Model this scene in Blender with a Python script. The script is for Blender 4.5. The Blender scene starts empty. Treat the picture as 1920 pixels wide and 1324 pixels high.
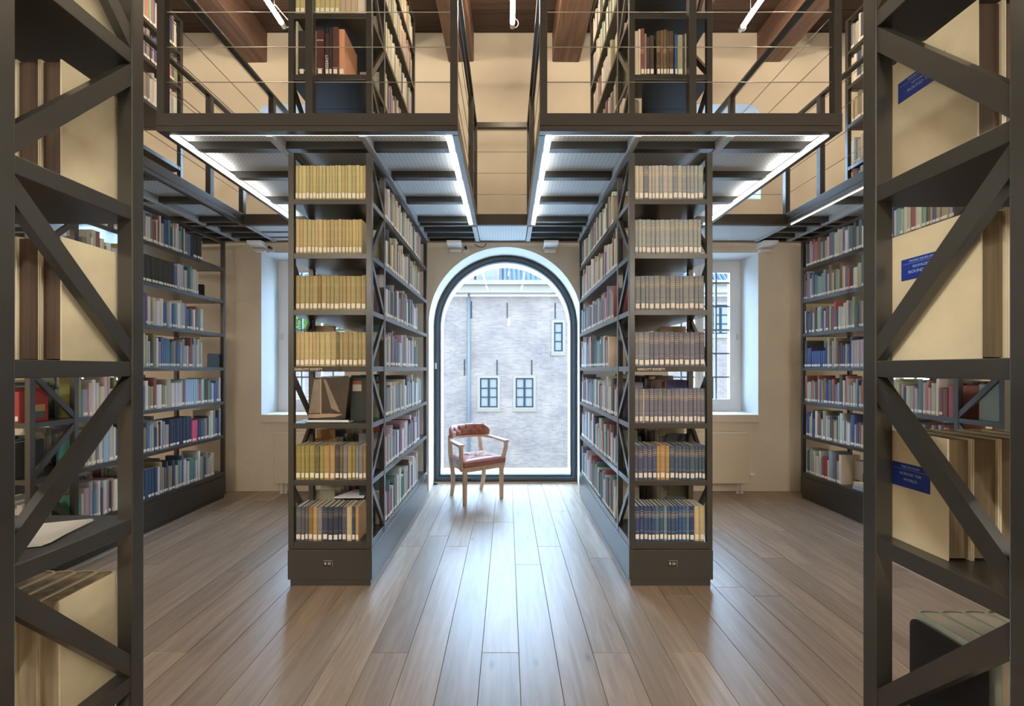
import bpy, math, random
from mathutils import Vector, Matrix
random.seed(7)
D, C = bpy.data, bpy.context.scene.collection
scene = bpy.context.scene

# ---------------------------------------------------------------- camera, world, exposure
F = 760.0                                   # focal length in pixels of the 1920 px wide frame
CAMZ = 1.4
cam = D.objects.new('camera', D.cameras.new('camera'))
C.objects.link(cam)
cam.location = (0, 0, CAMZ)
cam.rotation_euler = (math.radians(90), 0, 0)
cam.data.sensor_width = 36
cam.data.lens = 36 * F / 1920
cam.data.shift_x = 9 / 1920
cam.data.shift_y = 30 / 1920
cam.data.clip_start = .05
scene.camera = cam

W_ = D.worlds.new('sky')
scene.world = W_
W_.use_nodes = True
_bg = W_.node_tree.nodes['Background']
_bg.inputs[0].default_value = (.47, .71, 1.0, 1)
_bg.inputs[1].default_value = 13.0
scene.view_settings.view_transform = 'Standard'
scene.view_settings.look = 'None'
scene.view_settings.gamma = 1
scene.view_settings.use_curve_mapping = False
scene.view_settings.exposure = 0.85
scene.cycles.use_denoising = True
scene.cycles.max_bounces = 9
scene.cycles.diffuse_bounces = 5
scene.cycles.sample_clamp_indirect = 6
LED_E, TUBE_E = 4.2, 44.0
TUBE_W = 26.0

# ---------------------------------------------------------------- materials
def srgb(r, g, b):
    f = lambda c: (c / 255 / 12.92) if c / 255 <= .04045 else ((c / 255 + .055) / 1.055) ** 2.4
    return (f(r), f(g), f(b), 1)

def mat(name, col, rough=.5, metal=0.0, spec=.5, noise=None, bump=None, emit=None):
    m = D.materials.new(name)
    m.use_nodes = True
    nt = m.node_tree
    b = nt.nodes['Principled BSDF']
    b.inputs['Base Color'].default_value = col
    b.inputs['Roughness'].default_value = rough
    b.inputs['Metallic'].default_value = metal
    b.inputs['Specular IOR Level'].default_value = spec
    if emit:
        b.inputs['Emission Color'].default_value = emit[0]
        b.inputs['Emission Strength'].default_value = emit[1]
    if noise or bump:
        tc = nt.nodes.new('ShaderNodeTexCoord')
    if noise:                                # (scale, amount, stretch)
        sc, amt, st = noise
        mp = nt.nodes.new('ShaderNodeMapping')
        mp.inputs['Scale'].default_value = st
        n = nt.nodes.new('ShaderNodeTexNoise')
        n.inputs['Scale'].default_value = sc
        n.inputs['Detail'].default_value = 6
        nt.links.new(tc.outputs['Object'], mp.inputs[0])
        nt.links.new(mp.outputs[0], n.inputs[0])
        r = nt.nodes.new('ShaderNodeValToRGB')
        k0, k1 = 1 - amt, 1 + amt
        r.color_ramp.elements[0].position = .3
        r.color_ramp.elements[1].position = .7
        r.color_ramp.elements[0].color = (col[0] * k0, col[1] * k0, col[2] * k0, 1)
        r.color_ramp.elements[1].color = (min(1, col[0] * k1), min(1, col[1] * k1), min(1, col[2] * k1), 1)
        nt.links.new(n.outputs[0], r.inputs[0])
        nt.links.new(r.outputs[0], b.inputs['Base Color'])
    if bump:                                 # (scale, strength)
        n2 = nt.nodes.new('ShaderNodeTexNoise')
        n2.inputs['Scale'].default_value = bump[0]
        n2.inputs['Detail'].default_value = 5
        bp = nt.nodes.new('ShaderNodeBump')
        bp.inputs['Strength'].default_value = bump[1]
        bp.inputs['Distance'].default_value = .01
        nt.links.new(tc.outputs['Object'], n2.inputs[0])
        nt.links.new(n2.outputs[0], bp.inputs['Height'])
        nt.links.new(bp.outputs[0], b.inputs['Normal'])
    return m

STEEL = mat('dark_powder_coated_steel', (.033, .031, .027, 1), .31, 0, .5, bump=(900, .03))
STEEL.node_tree.nodes['Principled BSDF'].inputs['IOR'].default_value = 1.7
PLASTER = mat('cream_lime_plaster', (.74, .665, .55, 1), .85, noise=(1.3, .07, (1, 1, 1)), bump=(9, .5))
REVEAL = mat('white_plaster', (.66, .66, .65, 1), .7, bump=(14, .25))
OUTP = mat('outdoor_cream_paint', (.100, .078, .058, 1), .6, spec=.1)
OUTD = mat('outdoor_dark_paint', (.007, .011, .016, 1), .6, spec=.05)
OUTPIPE = mat('outdoor_zinc', (.05, .06, .075, 1), .5, spec=.2)
WHITE = mat('white_paint', (.80, .80, .78, 1), .4)
CREAM = mat('cream_radiator_paint', (.70, .62, .49, 1), .35)
FRAME = mat('blue_grey_frame_paint', (.055, .075, .09, 1), .35)
BARS = mat('grey_glazing_bar', (.22, .27, .31, 1), .4)
BLACK = mat('black_plate', (.012, .012, .013, 1), .45)
PANEL = mat('galvanised_panel', (.56, .60, .62, 1), .42)
BEAMP = mat('pale_steel_beam', (.40, .43, .45, 1), .42)
LED = mat('led_diffuser', (1, 1, 1, 1), .5, emit=((1, .95, .86, 1), LED_E))
TUBE = mat('glowing_tube', (1, 1, 1, 1), .5, emit=((1, .82, .58, 1), TUBE_E))
FILLTUBE = mat('added_fill_tube', (1, 1, 1, 1), .5, emit=((1, .93, .80, 1), 160.0))  # stronger glow, only for the added fill lamps behind the camera
CABLE = mat('steel_cable', (.30, .27, .23, 1), .35, .8)
PLASTIC = mat('white_plastic', (.8, .8, .8, 1), .35)
ALU = mat('pale_metal', (.6, .6, .58, 1), .35, .6)
PAGES = mat('page_edges', (.66, .60, .48, 1), .8)
PAGESD = mat('aged_page_edges', (.36, .28, .18, 1), .85, noise=(60, .3, (1, 1, .05)))
STICKER = mat('white_paper_sticker', (.80, .76, .68, 1), .7)
OAKCHAIR = mat('light_beech_wood', (.60, .41, .27, 1), .4, noise=(8, .12, (6, 6, .6)))
LEATHER = mat('russet_leather', (.36, .13, .09, 1), .36, bump=(220, .12))
CONCRETE = mat('quay_paving', (.3, .29, .28, 1), .9)
GLASSY = D.materials.new('window_glass')
GLASSY.use_nodes = True
_n = GLASSY.node_tree
_n.nodes.remove(_n.nodes['Principled BSDF'])
_t = _n.nodes.new('ShaderNodeBsdfTransparent')
_g = _n.nodes.new('ShaderNodeBsdfGlossy')
_g.inputs['Roughness'].default_value = .02
_x = _n.nodes.new('ShaderNodeMixShader')
_x.inputs[0].default_value = .03
_n.links.new(_t.outputs[0], _x.inputs[1])
_n.links.new(_g.outputs[0], _x.inputs[2])
_n.links.new(_x.outputs[0], _n.nodes['Material Output'].inputs[0])

def perforated():
    nt = PANEL.node_tree
    b = nt.nodes['Principled BSDF']
    tc = nt.nodes.new('ShaderNodeTexCoord')
    mp = nt.nodes.new('ShaderNodeMapping')
    mp.inputs['Scale'].default_value = (34, 34, 34)
    v = nt.nodes.new('ShaderNodeVectorMath'); v.operation = 'FRACTION'
    s = nt.nodes.new('ShaderNodeVectorMath'); s.operation = 'SUBTRACT'; s.inputs[1].default_value = (.5, .5, .5)
    m0 = nt.nodes.new('ShaderNodeVectorMath'); m0.operation = 'MULTIPLY'; m0.inputs[1].default_value = (1, 1, 0)
    l = nt.nodes.new('ShaderNodeVectorMath'); l.operation = 'LENGTH'
    c = nt.nodes.new('ShaderNodeMath'); c.operation = 'GREATER_THAN'; c.inputs[1].default_value = .13
    mx = nt.nodes.new('ShaderNodeMix'); mx.data_type = 'RGBA'
    mx.inputs[6].default_value = (.09, .10, .11, 1); mx.inputs[7].default_value = (.56, .60, .62, 1)
    nt.links.new(tc.outputs['Object'], mp.inputs[0]); nt.links.new(mp.outputs[0], v.inputs[0])
    nt.links.new(v.outputs[0], s.inputs[0]); nt.links.new(s.outputs[0], m0.inputs[0])
    nt.links.new(m0.outputs[0], l.inputs[0]); nt.links.new(l.outputs['Value'], c.inputs[0])
    nt.links.new(c.outputs[0], mx.inputs[0]); nt.links.new(mx.outputs[2], b.inputs['Base Color'])
perforated()

def wood(name, c0, c1, rough, grain=(14, 1.1, 14), big=.9, knots=False):
    m = D.materials.new(name); m.use_nodes = True
    nt = m.node_tree; b = nt.nodes['Principled BSDF']
    b.inputs['Roughness'].default_value = rough
    tc = nt.nodes.new('ShaderNodeTexCoord')
    info = nt.nodes.new('ShaderNodeObjectInfo')
    sh = nt.nodes.new('ShaderNodeVectorMath'); sh.operation = 'SCALE'; sh.inputs[0].default_value = (37, 91, 13)
    nt.links.new(info.outputs['Random'], sh.inputs['Scale'])
    ad = nt.nodes.new('ShaderNodeVectorMath'); ad.operation = 'ADD'
    nt.links.new(tc.outputs['Object'], ad.inputs[0]); nt.links.new(sh.outputs[0], ad.inputs[1])
    mp = nt.nodes.new('ShaderNodeMapping'); mp.inputs['Scale'].default_value = grain
    nt.links.new(ad.outputs[0], mp.inputs[0])
    n = nt.nodes.new('ShaderNodeTexNoise'); n.inputs['Scale'].default_value = 1.6
    n.inputs['Detail'].default_value = 8; n.inputs['Distortion'].default_value = .9; n.inputs['Roughness'].default_value = .62
    nt.links.new(mp.outputs[0], n.inputs[0])
    r = nt.nodes.new('ShaderNodeValToRGB')
    r.color_ramp.elements[0].position = .28; r.color_ramp.elements[1].position = .72
    r.color_ramp.elements[0].color = (*c0, 1); r.color_ramp.elements[1].color = (*c1, 1)
    nt.links.new(n.outputs[0], r.inputs[0])
    # tone of each board
    hsv = nt.nodes.new('ShaderNodeHueSaturation')
    mr = nt.nodes.new('ShaderNodeMapRange')
    mr.inputs['To Min'].default_value = .80; mr.inputs['To Max'].default_value = 1.18
    nt.links.new(info.outputs['Random'], mr.inputs[0]); nt.links.new(mr.outputs[0], hsv.inputs['Value'])
    nt.links.new(r.outputs[0], hsv.inputs['Color'])
    last = hsv.outputs[0]
    if knots:
        k = nt.nodes.new('ShaderNodeTexVoronoi'); k.inputs['Scale'].default_value = 1.0
        mk = nt.nodes.new('ShaderNodeMapping'); mk.inputs['Scale'].default_value = (4.2, 1.7, 0)
        nt.links.new(ad.outputs[0], mk.inputs[0]); nt.links.new(mk.outputs[0], k.inputs[0])
        kr = nt.nodes.new('ShaderNodeValToRGB')
        kr.color_ramp.elements[0].position = .0; kr.color_ramp.elements[0].color = (.25, .2, .17, 1)
        kr.color_ramp.elements[1].position = .075; kr.color_ramp.elements[1].color = (1, 1, 1, 1)
        nt.links.new(k.outputs[0], kr.inputs[0])
        mm = nt.nodes.new('ShaderNodeMix'); mm.data_type = 'RGBA'; mm.blend_type = 'MULTIPLY'; mm.inputs[0].default_value = .8
        nt.links.new(last, mm.inputs[6]); nt.links.new(kr.outputs[0], mm.inputs[7]); last = mm.outputs[2]
    nt.links.new(last, b.inputs['Base Color'])
    bp = nt.nodes.new('ShaderNodeBump'); bp.inputs['Strength'].default_value = .12; bp.inputs['Distance'].default_value = .004
    nt.links.new(n.outputs[0], bp.inputs['Height']); nt.links.new(bp.outputs[0], b.inputs['Normal'])
    return m
OAK = wood('oiled_oak', (.22, .155, .105), (.39, .295, .215), .36, knots=True)
OAK.node_tree.nodes['Principled BSDF'].inputs['IOR'].default_value = 1.65
BEAMW = wood('old_pine_beam', (.085, .045, .032), (.23, .135, .10), .6, grain=(10, .8, 10))
BOARDW = wood('dark_ceiling_board', (.035, .020, .015), (.095, .056, .042), .6, grain=(1.0, 14, 14))

def brick_material():
    m = D.materials.new('weathered_brickwork'); m.use_nodes = True
    nt = m.node_tree; b = nt.nodes['Principled BSDF']; b.inputs['Roughness'].default_value = .9
    tc = nt.nodes.new('ShaderNodeTexCoord')
    sx = nt.nodes.new('ShaderNodeSeparateXYZ'); cx = nt.nodes.new('ShaderNodeCombineXYZ')
    nt.links.new(tc.outputs['Object'], sx.inputs[0])
    nt.links.new(sx.outputs[0], cx.inputs[0]); nt.links.new(sx.outputs[2], cx.inputs[1])
    br = nt.nodes.new('ShaderNodeTexBrick')
    br.inputs['Scale'].default_value = 1
    br.inputs['Brick Width'].default_value = .23; br.inputs['Row Height'].default_value = .075
    br.inputs['Mortar Size'].default_value = .008
    br.inputs['Color1'].default_value = (.056, .040, .031, 1); br.inputs['Color2'].default_value = (.088, .063, .050, 1)
    br.inputs['Mortar'].default_value = (.100, .074, .058, 1)
    nt.links.new(cx.outputs[0], br.inputs[0])
    n = nt.nodes.new('ShaderNodeTexNoise'); n.inputs['Scale'].default_value = .7; n.inputs['Detail'].default_value = 6
    nt.links.new(cx.outputs[0], n.inputs[0])
    r = nt.nodes.new('ShaderNodeValToRGB')
    r.color_ramp.elements[0].position = .35; r.color_ramp.elements[0].color = (.80, .76, .80, 1)
    r.color_ramp.elements[1].position = .65; r.color_ramp.elements[1].color = (1.15, 1.12, 1.08, 1)
    nt.links.new(n.outputs[0], r.inputs[0])
    mm = nt.nodes.new('ShaderNodeMix'); mm.data_type = 'RGBA'; mm.blend_type = 'MULTIPLY'; mm.inputs[0].default_value = 1
    nt.links.new(br.outputs[0], mm.inputs[6]); nt.links.new(r.outputs[0], mm.inputs[7])
    nt.links.new(mm.outputs[2], b.inputs['Base Color'])
    return m
BRICK = brick_material()

def ceil_q(v): return round(v * 24) / 24
_books = {}
def cloth(c, gold=0, rough=.62):
    """book cloth; gold 1 = bright title bands across the spine, 2 = faint bands"""
    key = (tuple(round(v, 3) for v in c[:3]), gold)
    if key in _books: return _books[key]
    m = D.materials.new('book_cloth'); m.use_nodes = True
    nt = m.node_tree; b = nt.nodes['Principled BSDF']; b.inputs['Roughness'].default_value = rough
    b.inputs['Base Color'].default_value = (*c[:3], 1)
    if gold:
        tc = nt.nodes.new('ShaderNodeTexCoord')
        sx = nt.nodes.new('ShaderNodeSeparateXYZ'); nt.links.new(tc.outputs['Object'], sx.inputs[0])
        r = nt.nodes.new('ShaderNodeValToRGB'); r.color_ramp.interpolation = 'CONSTANT'
        mr = nt.nodes.new('ShaderNodeMapRange'); mr.inputs['From Max'].default_value = .25
        inf = nt.nodes.new('ShaderNodeObjectInfo')
        wob = nt.nodes.new('ShaderNodeMath'); wob.operation = 'MULTIPLY_ADD'; wob.inputs[1].default_value = .014
        nt.links.new(inf.outputs['Random'], wob.inputs[0]); nt.links.new(sx.outputs[2], wob.inputs[2])
        nt.links.new(wob.outputs[0], mr.inputs[0]); nt.links.new(mr.outputs[0], r.inputs[0])
        els = r.color_ramp.elements
        stops = [(0, 0), (.27, 1), (.285, 0), (.63, 1), (.645, 0), (.67, 1), (.70, 0), (.715, 1), (.745, 0), (.78, 1), (.795, 0)]
        while len(els) < len(stops): els.new(.5)
        for e, (p, v) in zip(els, stops):
            e.position = p; e.color = (v, v, v, 1)
        n = nt.nodes.new('ShaderNodeTexNoise'); n.inputs['Scale'].default_value = 420
        nt.links.new(tc.outputs['Object'], n.inputs[0])
        mu = nt.nodes.new('ShaderNodeMath'); mu.operation = 'MULTIPLY'
        gt = nt.nodes.new('ShaderNodeMath'); gt.operation = 'GREATER_THAN'; gt.inputs[1].default_value = .46
        nt.links.new(n.outputs[0], gt.inputs[0])
        nt.links.new(r.outputs[0], mu.inputs[0]); nt.links.new(gt.outputs[0], mu.inputs[1])
        # only on the spine side (small y)
        lt = nt.nodes.new('ShaderNodeMath'); lt.operation = 'LESS_THAN'; lt.inputs[1].default_value = .006
        nt.links.new(sx.outputs[1], lt.inputs[0])
        m2 = nt.nodes.new('ShaderNodeMath'); m2.operation = 'MULTIPLY'
        nt.links.new(mu.outputs[0], m2.inputs[0]); nt.links.new(lt.outputs[0], m2.inputs[1])
        m3 = nt.nodes.new('ShaderNodeMath'); m3.operation = 'MULTIPLY'; m3.inputs[1].default_value = .55 if gold == 1 else .25
        nt.links.new(m2.outputs[0], m3.inputs[0])
        n2 = nt.nodes.new('ShaderNodeTexNoise'); n2.inputs['Scale'].default_value = 35
        nt.links.new(tc.outputs['Object'], n2.inputs[0])
        r2 = nt.nodes.new('ShaderNodeValToRGB')
        r2.color_ramp.elements[0].color = tuple([v * .78 for v in c[:3]] + [1])
        r2.color_ramp.elements[1].color = tuple([min(1, v * 1.22) for v in c[:3]] + [1])
        nt.links.new(n2.outputs[0], r2.inputs[0])
        mx = nt.nodes.new('ShaderNodeMix'); mx.data_type = 'RGBA'
        mx.inputs[7].default_value = (.72, .56, .30, 1)
        nt.links.new(m3.outputs[0], mx.inputs[0]); nt.links.new(r2.outputs[0], mx.inputs[6])
        nt.links.new(mx.outputs[2], b.inputs['Base Color'])
    _books[key] = m
    return m

# ---------------------------------------------------------------- mesh helpers
class MB:
    def __init__(s): s.v, s.f, s.m = [], [], []
    def add(s, vs, fs, mi=0):
        o = len(s.v); s.v += [tuple(p) for p in vs]
        s.f += [tuple(i + o for i in f) for f in fs]; s.m += [mi] * len(fs)
        return s
    def box(s, x0, y0, z0, x1, y1, z1, mi=0):
        return s.add([(x0, y0, z0), (x1, y0, z0), (x1, y1, z0), (x0, y1, z0), (x0, y0, z1), (x1, y0, z1), (x1, y1, z1), (x0, y1, z1)],
                     [(0, 3, 2, 1), (4, 5, 6, 7), (0, 1, 5, 4), (1, 2, 6, 5), (2, 3, 7, 6), (3, 0, 4, 7)], mi)
    def sweep(s, pts, w, h, up=(0, 0, 1), mi=0, n=4):
        """rectangular (n=4) or round section swept along points; w, h may be lists"""
        P = [Vector(p) for p in pts]; N = len(P); up = Vector(up); rings = []
        for i, p in enumerate(P):
            t = (P[min(i + 1, N - 1)] - P[max(i - 1, 0)]).normalized()
            a = t.cross(up)
            if a.length < 1e-4: a = t.cross(Vector((0, 1, 0)))
            a.normalize(); b = a.cross(t).normalized()
            ww = w[i] if isinstance(w, (list, tuple)) else w
            hh = h[i] if isinstance(h, (list, tuple)) else h
            if n == 4:
                rings.append([p + a * (ww / 2 * x) + b * (hh / 2 * y) for x, y in ((-1, -1), (1, -1), (1, 1), (-1, 1))])
            else:
                rings.append([p + a * (ww / 2 * math.cos(2 * math.pi * k / n)) + b * (hh / 2 * math.sin(2 * math.pi * k / n)) for k in range(n)])
        vs = [q for r in rings for q in r]
        fs = []
        for i in range(N - 1):
            for k in range(n):
                fs.append((i * n + k, i * n + (k + 1) % n, (i + 1) * n + (k + 1) % n, (i + 1) * n + k))
        fs.append(tuple(range(n - 1, -1, -1))); fs.append(tuple((N - 1) * n + k for k in range(n)))
        return s.add(vs, fs, mi)
    def prism(s, poly, axis, a, b, mi=0):
        """poly: list of 2D points extruded along axis from a to b (axis 0: (y,z), 1: (x,z), 2: (x,y))"""
        n = len(poly)
        def P(q, t): return {0: (t, q[0], q[1]), 1: (q[0], t, q[1]), 2: (q[0], q[1], t)}[axis]
        vs = [P(q, a) for q in poly] + [P(q, b) for q in poly]
        fs = [tuple(range(n)), tuple(range(2 * n - 1, n - 1, -1))] + [(i, i + n, (i + 1) % n + n, (i + 1) % n) for i in range(n)]
        return s.add(vs, fs, mi)
    def build(s, name, mats, parent=None, loc=None, rotz=0, bevel=0, smooth=False, fix=False):
        me = D.meshes.new(name)
        if parent is not None and loc is None:
            L = parent['_w']; vs = [(x - L[0], y - L[1], z - L[2]) for x, y, z in s.v]
        elif parent is None and loc is not None and not fix:
            vs = [(x - loc[0], y - loc[1], z - loc[2]) for x, y, z in s.v]
        else: vs = s.v
        me.from_pydata(vs, [], s.f)
        for m in (mats if isinstance(mats, (list, tuple)) else [mats]): me.materials.append(m)
        if any(s.m): me.polygons.foreach_set('material_index', s.m)
        if smooth: me.polygons.foreach_set('use_smooth', [True] * len(me.polygons))
        me.update()
        o = D.objects.new(name, me); C.objects.link(o)
        if loc is not None: o.location = loc
        if rotz: o.rotation_euler.z = rotz
        if parent is not None: o.parent = parent
        if bevel:
            bv = o.modifiers.new('bevel', 'BEVEL'); bv.width = bevel; bv.segments = 2; bv.limit_method = 'ANGLE'
        return o

def recalc(o):
    import bmesh
    bm = bmesh.new(); bm.from_mesh(o.data); bmesh.ops.recalc_face_normals(bm, faces=bm.faces); bm.to_mesh(o.data); bm.free()
    return o

def empty(name, loc, label=None, cat=None, group=None, rotz=0):
    o = D.objects.new(name, None); C.objects.link(o); o.location = loc; o.rotation_euler.z = rotz
    o.empty_display_size = .05
    o['_w'] = list(loc)
    if label: o['label'] = label
    if cat: o['category'] = cat
    if group: o['group'] = group
    return o
def tag(o, label, cat, group=None, kind=None):
    o['label'] = label; o['category'] = cat
    if group: o['group'] = group
    if kind: o['kind'] = kind
    return o
def struct(o, label=None):
    o['kind'] = 'structure'
    if label: o['label'] = label
    return o

def shape2d(name, outer, holes, depth, m, cyclic=True):
    """flat outline with holes in the XZ plane, thickness depth, centred on y=0"""
    cu = D.curves.new(name, 'CURVE'); cu.dimensions = '2D'; cu.fill_mode = 'BOTH'; cu.extrude = depth / 2
    for loop in [outer] + holes:
        sp = cu.splines.new('POLY'); sp.points.add(len(loop) - 1)
        for p, q in zip(sp.points, loop): p.co = (q[0], q[1], 0, 1)
        sp.use_cyclic_u = True
    tmp = D.objects.new('tmp', cu); C.objects.link(tmp)
    dg = bpy.context.evaluated_depsgraph_get()
    me = D.meshes.new_from_object(tmp.evaluated_get(dg))
    D.objects.remove(tmp); D.curves.remove(cu)
    me.transform(Matrix.Rotation(math.radians(90), 4, 'X'))
    me.name = name
    me.materials.clear()
    for mm in (m if isinstance(m, (list, tuple)) else [m]): me.materials.append(mm)
    for p in me.polygons: p.use_smooth = False; p.material_index = 0
    o = D.objects.new(name, me); C.objects.link(o)
    return o

def text_mesh(name, body, size, m, parent, world, rot=(math.radians(90), 0, 0), align='LEFT', thick=.0006):
    cu = D.curves.new(name, 'FONT'); cu.body = body; cu.size = size; cu.extrude = thick; cu.align_x = align
    cu.resolution_u = 2; cu.offset = size * .012
    tmp = D.objects.new('tmp', cu); C.objects.link(tmp)
    dg = bpy.context.evaluated_depsgraph_get()
    me = D.meshes.new_from_object(tmp.evaluated_get(dg)); me.name = name
    D.objects.remove(tmp); D.curves.remove(cu)
    me.materials.clear(); me.materials.append(m)
    o = D.objects.new(name, me); C.objects.link(o)
    L = parent['_w'] if '_w' in parent else (0, 0, 0)
    o.parent = parent; o.location = (world[0] - L[0], world[1] - L[1], world[2] - L[2]); o.rotation_euler = rot
    return o

def PX(x, y, Y):                              # point of the photograph's pixel at depth Y
    return ((x - 951) * Y / F, Y, CAMZ + (692 - y) * Y / F)

# ---------------------------------------------------------------- the room
WY, GY = 4.65, 5.04                           # face of the window wall, plane of the glass
CEIL = CAMZ + 3.855
XL, XR, YB = -7.3, 7.3, -5.0

floor = MB().box(XL, YB, -.06, XR, WY + .6, -.014).build('floor', CONCRETE)
struct(floor, 'oak plank floor running towards the arched window')
floor['_w'] = [0, 0, 0]
PW = .182; seam = MB()
i0, i1 = math.floor(-4.6 / PW), math.ceil(4.6 / PW)
def plank_mesh(w, l):
    m = MB(); g = .0009; b = .0012; z = 0
    x0, x1, y0, y1 = -w / 2 + g, w / 2 - g, -l / 2 + g, l / 2 - g
    vs = [(x0, y0, -.014), (x1, y0, -.014), (x1, y1, -.014), (x0, y1, -.014), (x0, y0, z - b), (x1, y0, z - b), (x1, y1, z - b), (x0, y1, z - b),
          (x0 + b, y0 + b, z), (x1 - b, y0 + b, z), (x1 - b, y1 - b, z), (x0 + b, y1 - b, z)]
    fs = [(0, 1, 5, 4), (1, 2, 6, 5), (2, 3, 7, 6), (3, 0, 4, 7), (4, 5, 9, 8), (5, 6, 10, 9), (6, 7, 11, 10), (7, 4, 8, 11), (8, 9, 10, 11)]
    return m.add(vs, fs)
_pl = {}
for i in range(i0, i1):
    y = -.9 + random.random() * 1.6
    ystop = GY if (-.93 < i * PW + .0576 and (i + 1) * PW + .0576 < 1.0) else WY
    y = max(y - 2.2, .2) if y > .2 else .2
    first = True
    while y < ystop - .01:
        l = random.choice([1.4, 1.7, 2.0, 2.2]) if not first else random.choice([.6, 1.0, 1.3, 1.8])
        first = False
        if y + l > ystop - .35: l = ystop - y
        key = round(l, 3)
        if key not in _pl:
            o = plank_mesh(PW, l).build('plank', OAK, floor, loc=(0, 0, 0)); _pl[key] = o.data
        else:
            o = D.objects.new('plank', _pl[key]); C.objects.link(o); o.parent = floor
        o.location = (i * PW + .0576 + PW / 2, y + l / 2, 0)
        y += l
_rest = MB()
for i in range(math.floor(XL / PW), math.ceil(XR / PW)):
    x0 = i * PW + .0576 + .001; x1 = x0 + PW - .002
    if x1 > XR or x0 < XL: continue
    if i0 <= i < i1: _rest.box(x0, YB, -.014, x1, .198, 0)
    else: _rest.box(x0, YB, -.014, x1, WY, 0)
o = _rest.build('plank_field', OAK, floor, loc=(0, 0, 0)); o['kind'] = 'stuff'

# window wall with its openings
def arch_loop(xc, r, zs, z0, n=40):
    return [(xc - r, z0)] + [(xc - r * math.cos(math.pi * k / n), zs + r * math.sin(math.pi * k / n)) for k in range(n + 1)] + [(xc + r, z0)]
AX, AR, AS = -.02, .88, CAMZ + .52
WZ0, WZ1 = CAMZ - .52, CAMZ + 1.334
LOW = [(-2.82, -1.86), (1.84, 2.88), (-5.45, -4.35), (4.3, 5.35)]
def rrect(x0, x1, z0, z1, r=.0):
    if not r: return [(x0, z0), (x1, z0), (x1, z1), (x0, z1)]
    out = [(x0, z0), (x1, z0)]
    for k in range(7): a = k / 6 * math.pi / 2; out.append((x1 - r + r * math.cos(a), z1 - r + r * math.sin(a)))
    for k in range(7): a = math.pi / 2 + k / 6 * math.pi / 2; out.append((x0 + r + r * math.cos(a), z1 - r + r * math.sin(a)))
    return out
UZ0, UZ1 = CAMZ + 1.95, CAMZ + 3.04
UPP = [(-2.87, -1.86), (1.84, 2.91)]
holes = [arch_loop(AX, AR, AS, .0)] + [rrect(a, b, WZ0, WZ1) for a, b in LOW] + [rrect(a, b, UZ0, UZ1, .16) for a, b in UPP]
# arch opening reaches the floor: build the outline around it
outer = [(XL, -.06), (AX - AR, -.06)] + arch_loop(AX, AR, AS, .0)[1:-1] + [(AX + AR, -.06), (XR, -.06), (XR, CEIL + .05), (XL, CEIL + .05)]
wb = shape2d('wall_back', outer, holes[1:], .52, [PLASTER, REVEAL])
wb.location = (0, WY + .26, 0)
for p in wb.data.polygons:
    if abs(p.normal.y) < .5:
        c = p.center
        if XL + .1 < c.x < XR - .1 and 0 < c.z < CEIL - .2: p.material_index = 1
struct(wb, 'cream plastered wall with the arched window')
struct(MB().box(XL - .2, YB, -.06, XL, WY, CEIL).build('wall_left', PLASTER))
struct(MB().box(XR, YB, -.06, XR + .2, WY, CEIL).build('wall_right', PLASTER))
struct(MB().box(XL, YB - .2, -.06, XR, YB, CEIL).build('wall_front', PLASTER))
ceiling = MB().box(XL, YB, CEIL + .02, XR, WY, CEIL + .12).build('ceiling', BOARDW)
struct(ceiling, 'dark board ceiling carried by heavy beams'); ceiling['_w'] = [0, 0, 0]
y = YB
k = 0
while y < WY:
    w = .24 + .04 * math.sin(k * 2.3)
    y1 = min(y + w, WY)
    if y1 > 1.0:
        MB().box(XL, y + .003, CEIL, XR, y1 - .003, CEIL + .02).build('ceiling_board', BOARDW, ceiling)
    y = y1; k += 1
for x0, x1 in [(-6.45, -6.2), (-5.27, -5.02), (-4.17, -3.9), (-3.0, -2.75), (-1.84, -1.56), (-.68, -.385), (.514, .826), (1.68, 1.98), (2.87, 3.145), (4.05, 4.32), (5.2, 5.47), (6.4, 6.65)]:
    z0 = CEIL - .335
    m = MB(); n = 26
    ys = [YB + (WY - YB) * t / n for t in range(n + 1)]
    rnd = random.Random(int(x0 * 100))
    vs = []
    for yy in ys:
        j = [rnd.uniform(-.006, .006) for _ in range(4)]
        c = .012
        vs += [(x0 + j[0], yy, CEIL), (x0 + j[0], yy, z0 + c + j[1]), (x0 + c + j[0], yy, z0 + j[1]), (x1 - c + j[2], yy, z0 + j[3]), (x1 + j[2], yy, z0 + c + j[3]), (x1 + j[2], yy, CEIL)]
    fs = []
    for i in range(n):
        for q in range(5):
            a = i * 6 + q; fs.append((a, a + 1, a + 7, a + 6))
    fs += [tuple(range(5, -1, -1)), tuple(n * 6 + q for q in range(6))]
    m.add(vs, fs); recalc(m.build('ceiling_beam', BEAMW, ceiling))

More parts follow.
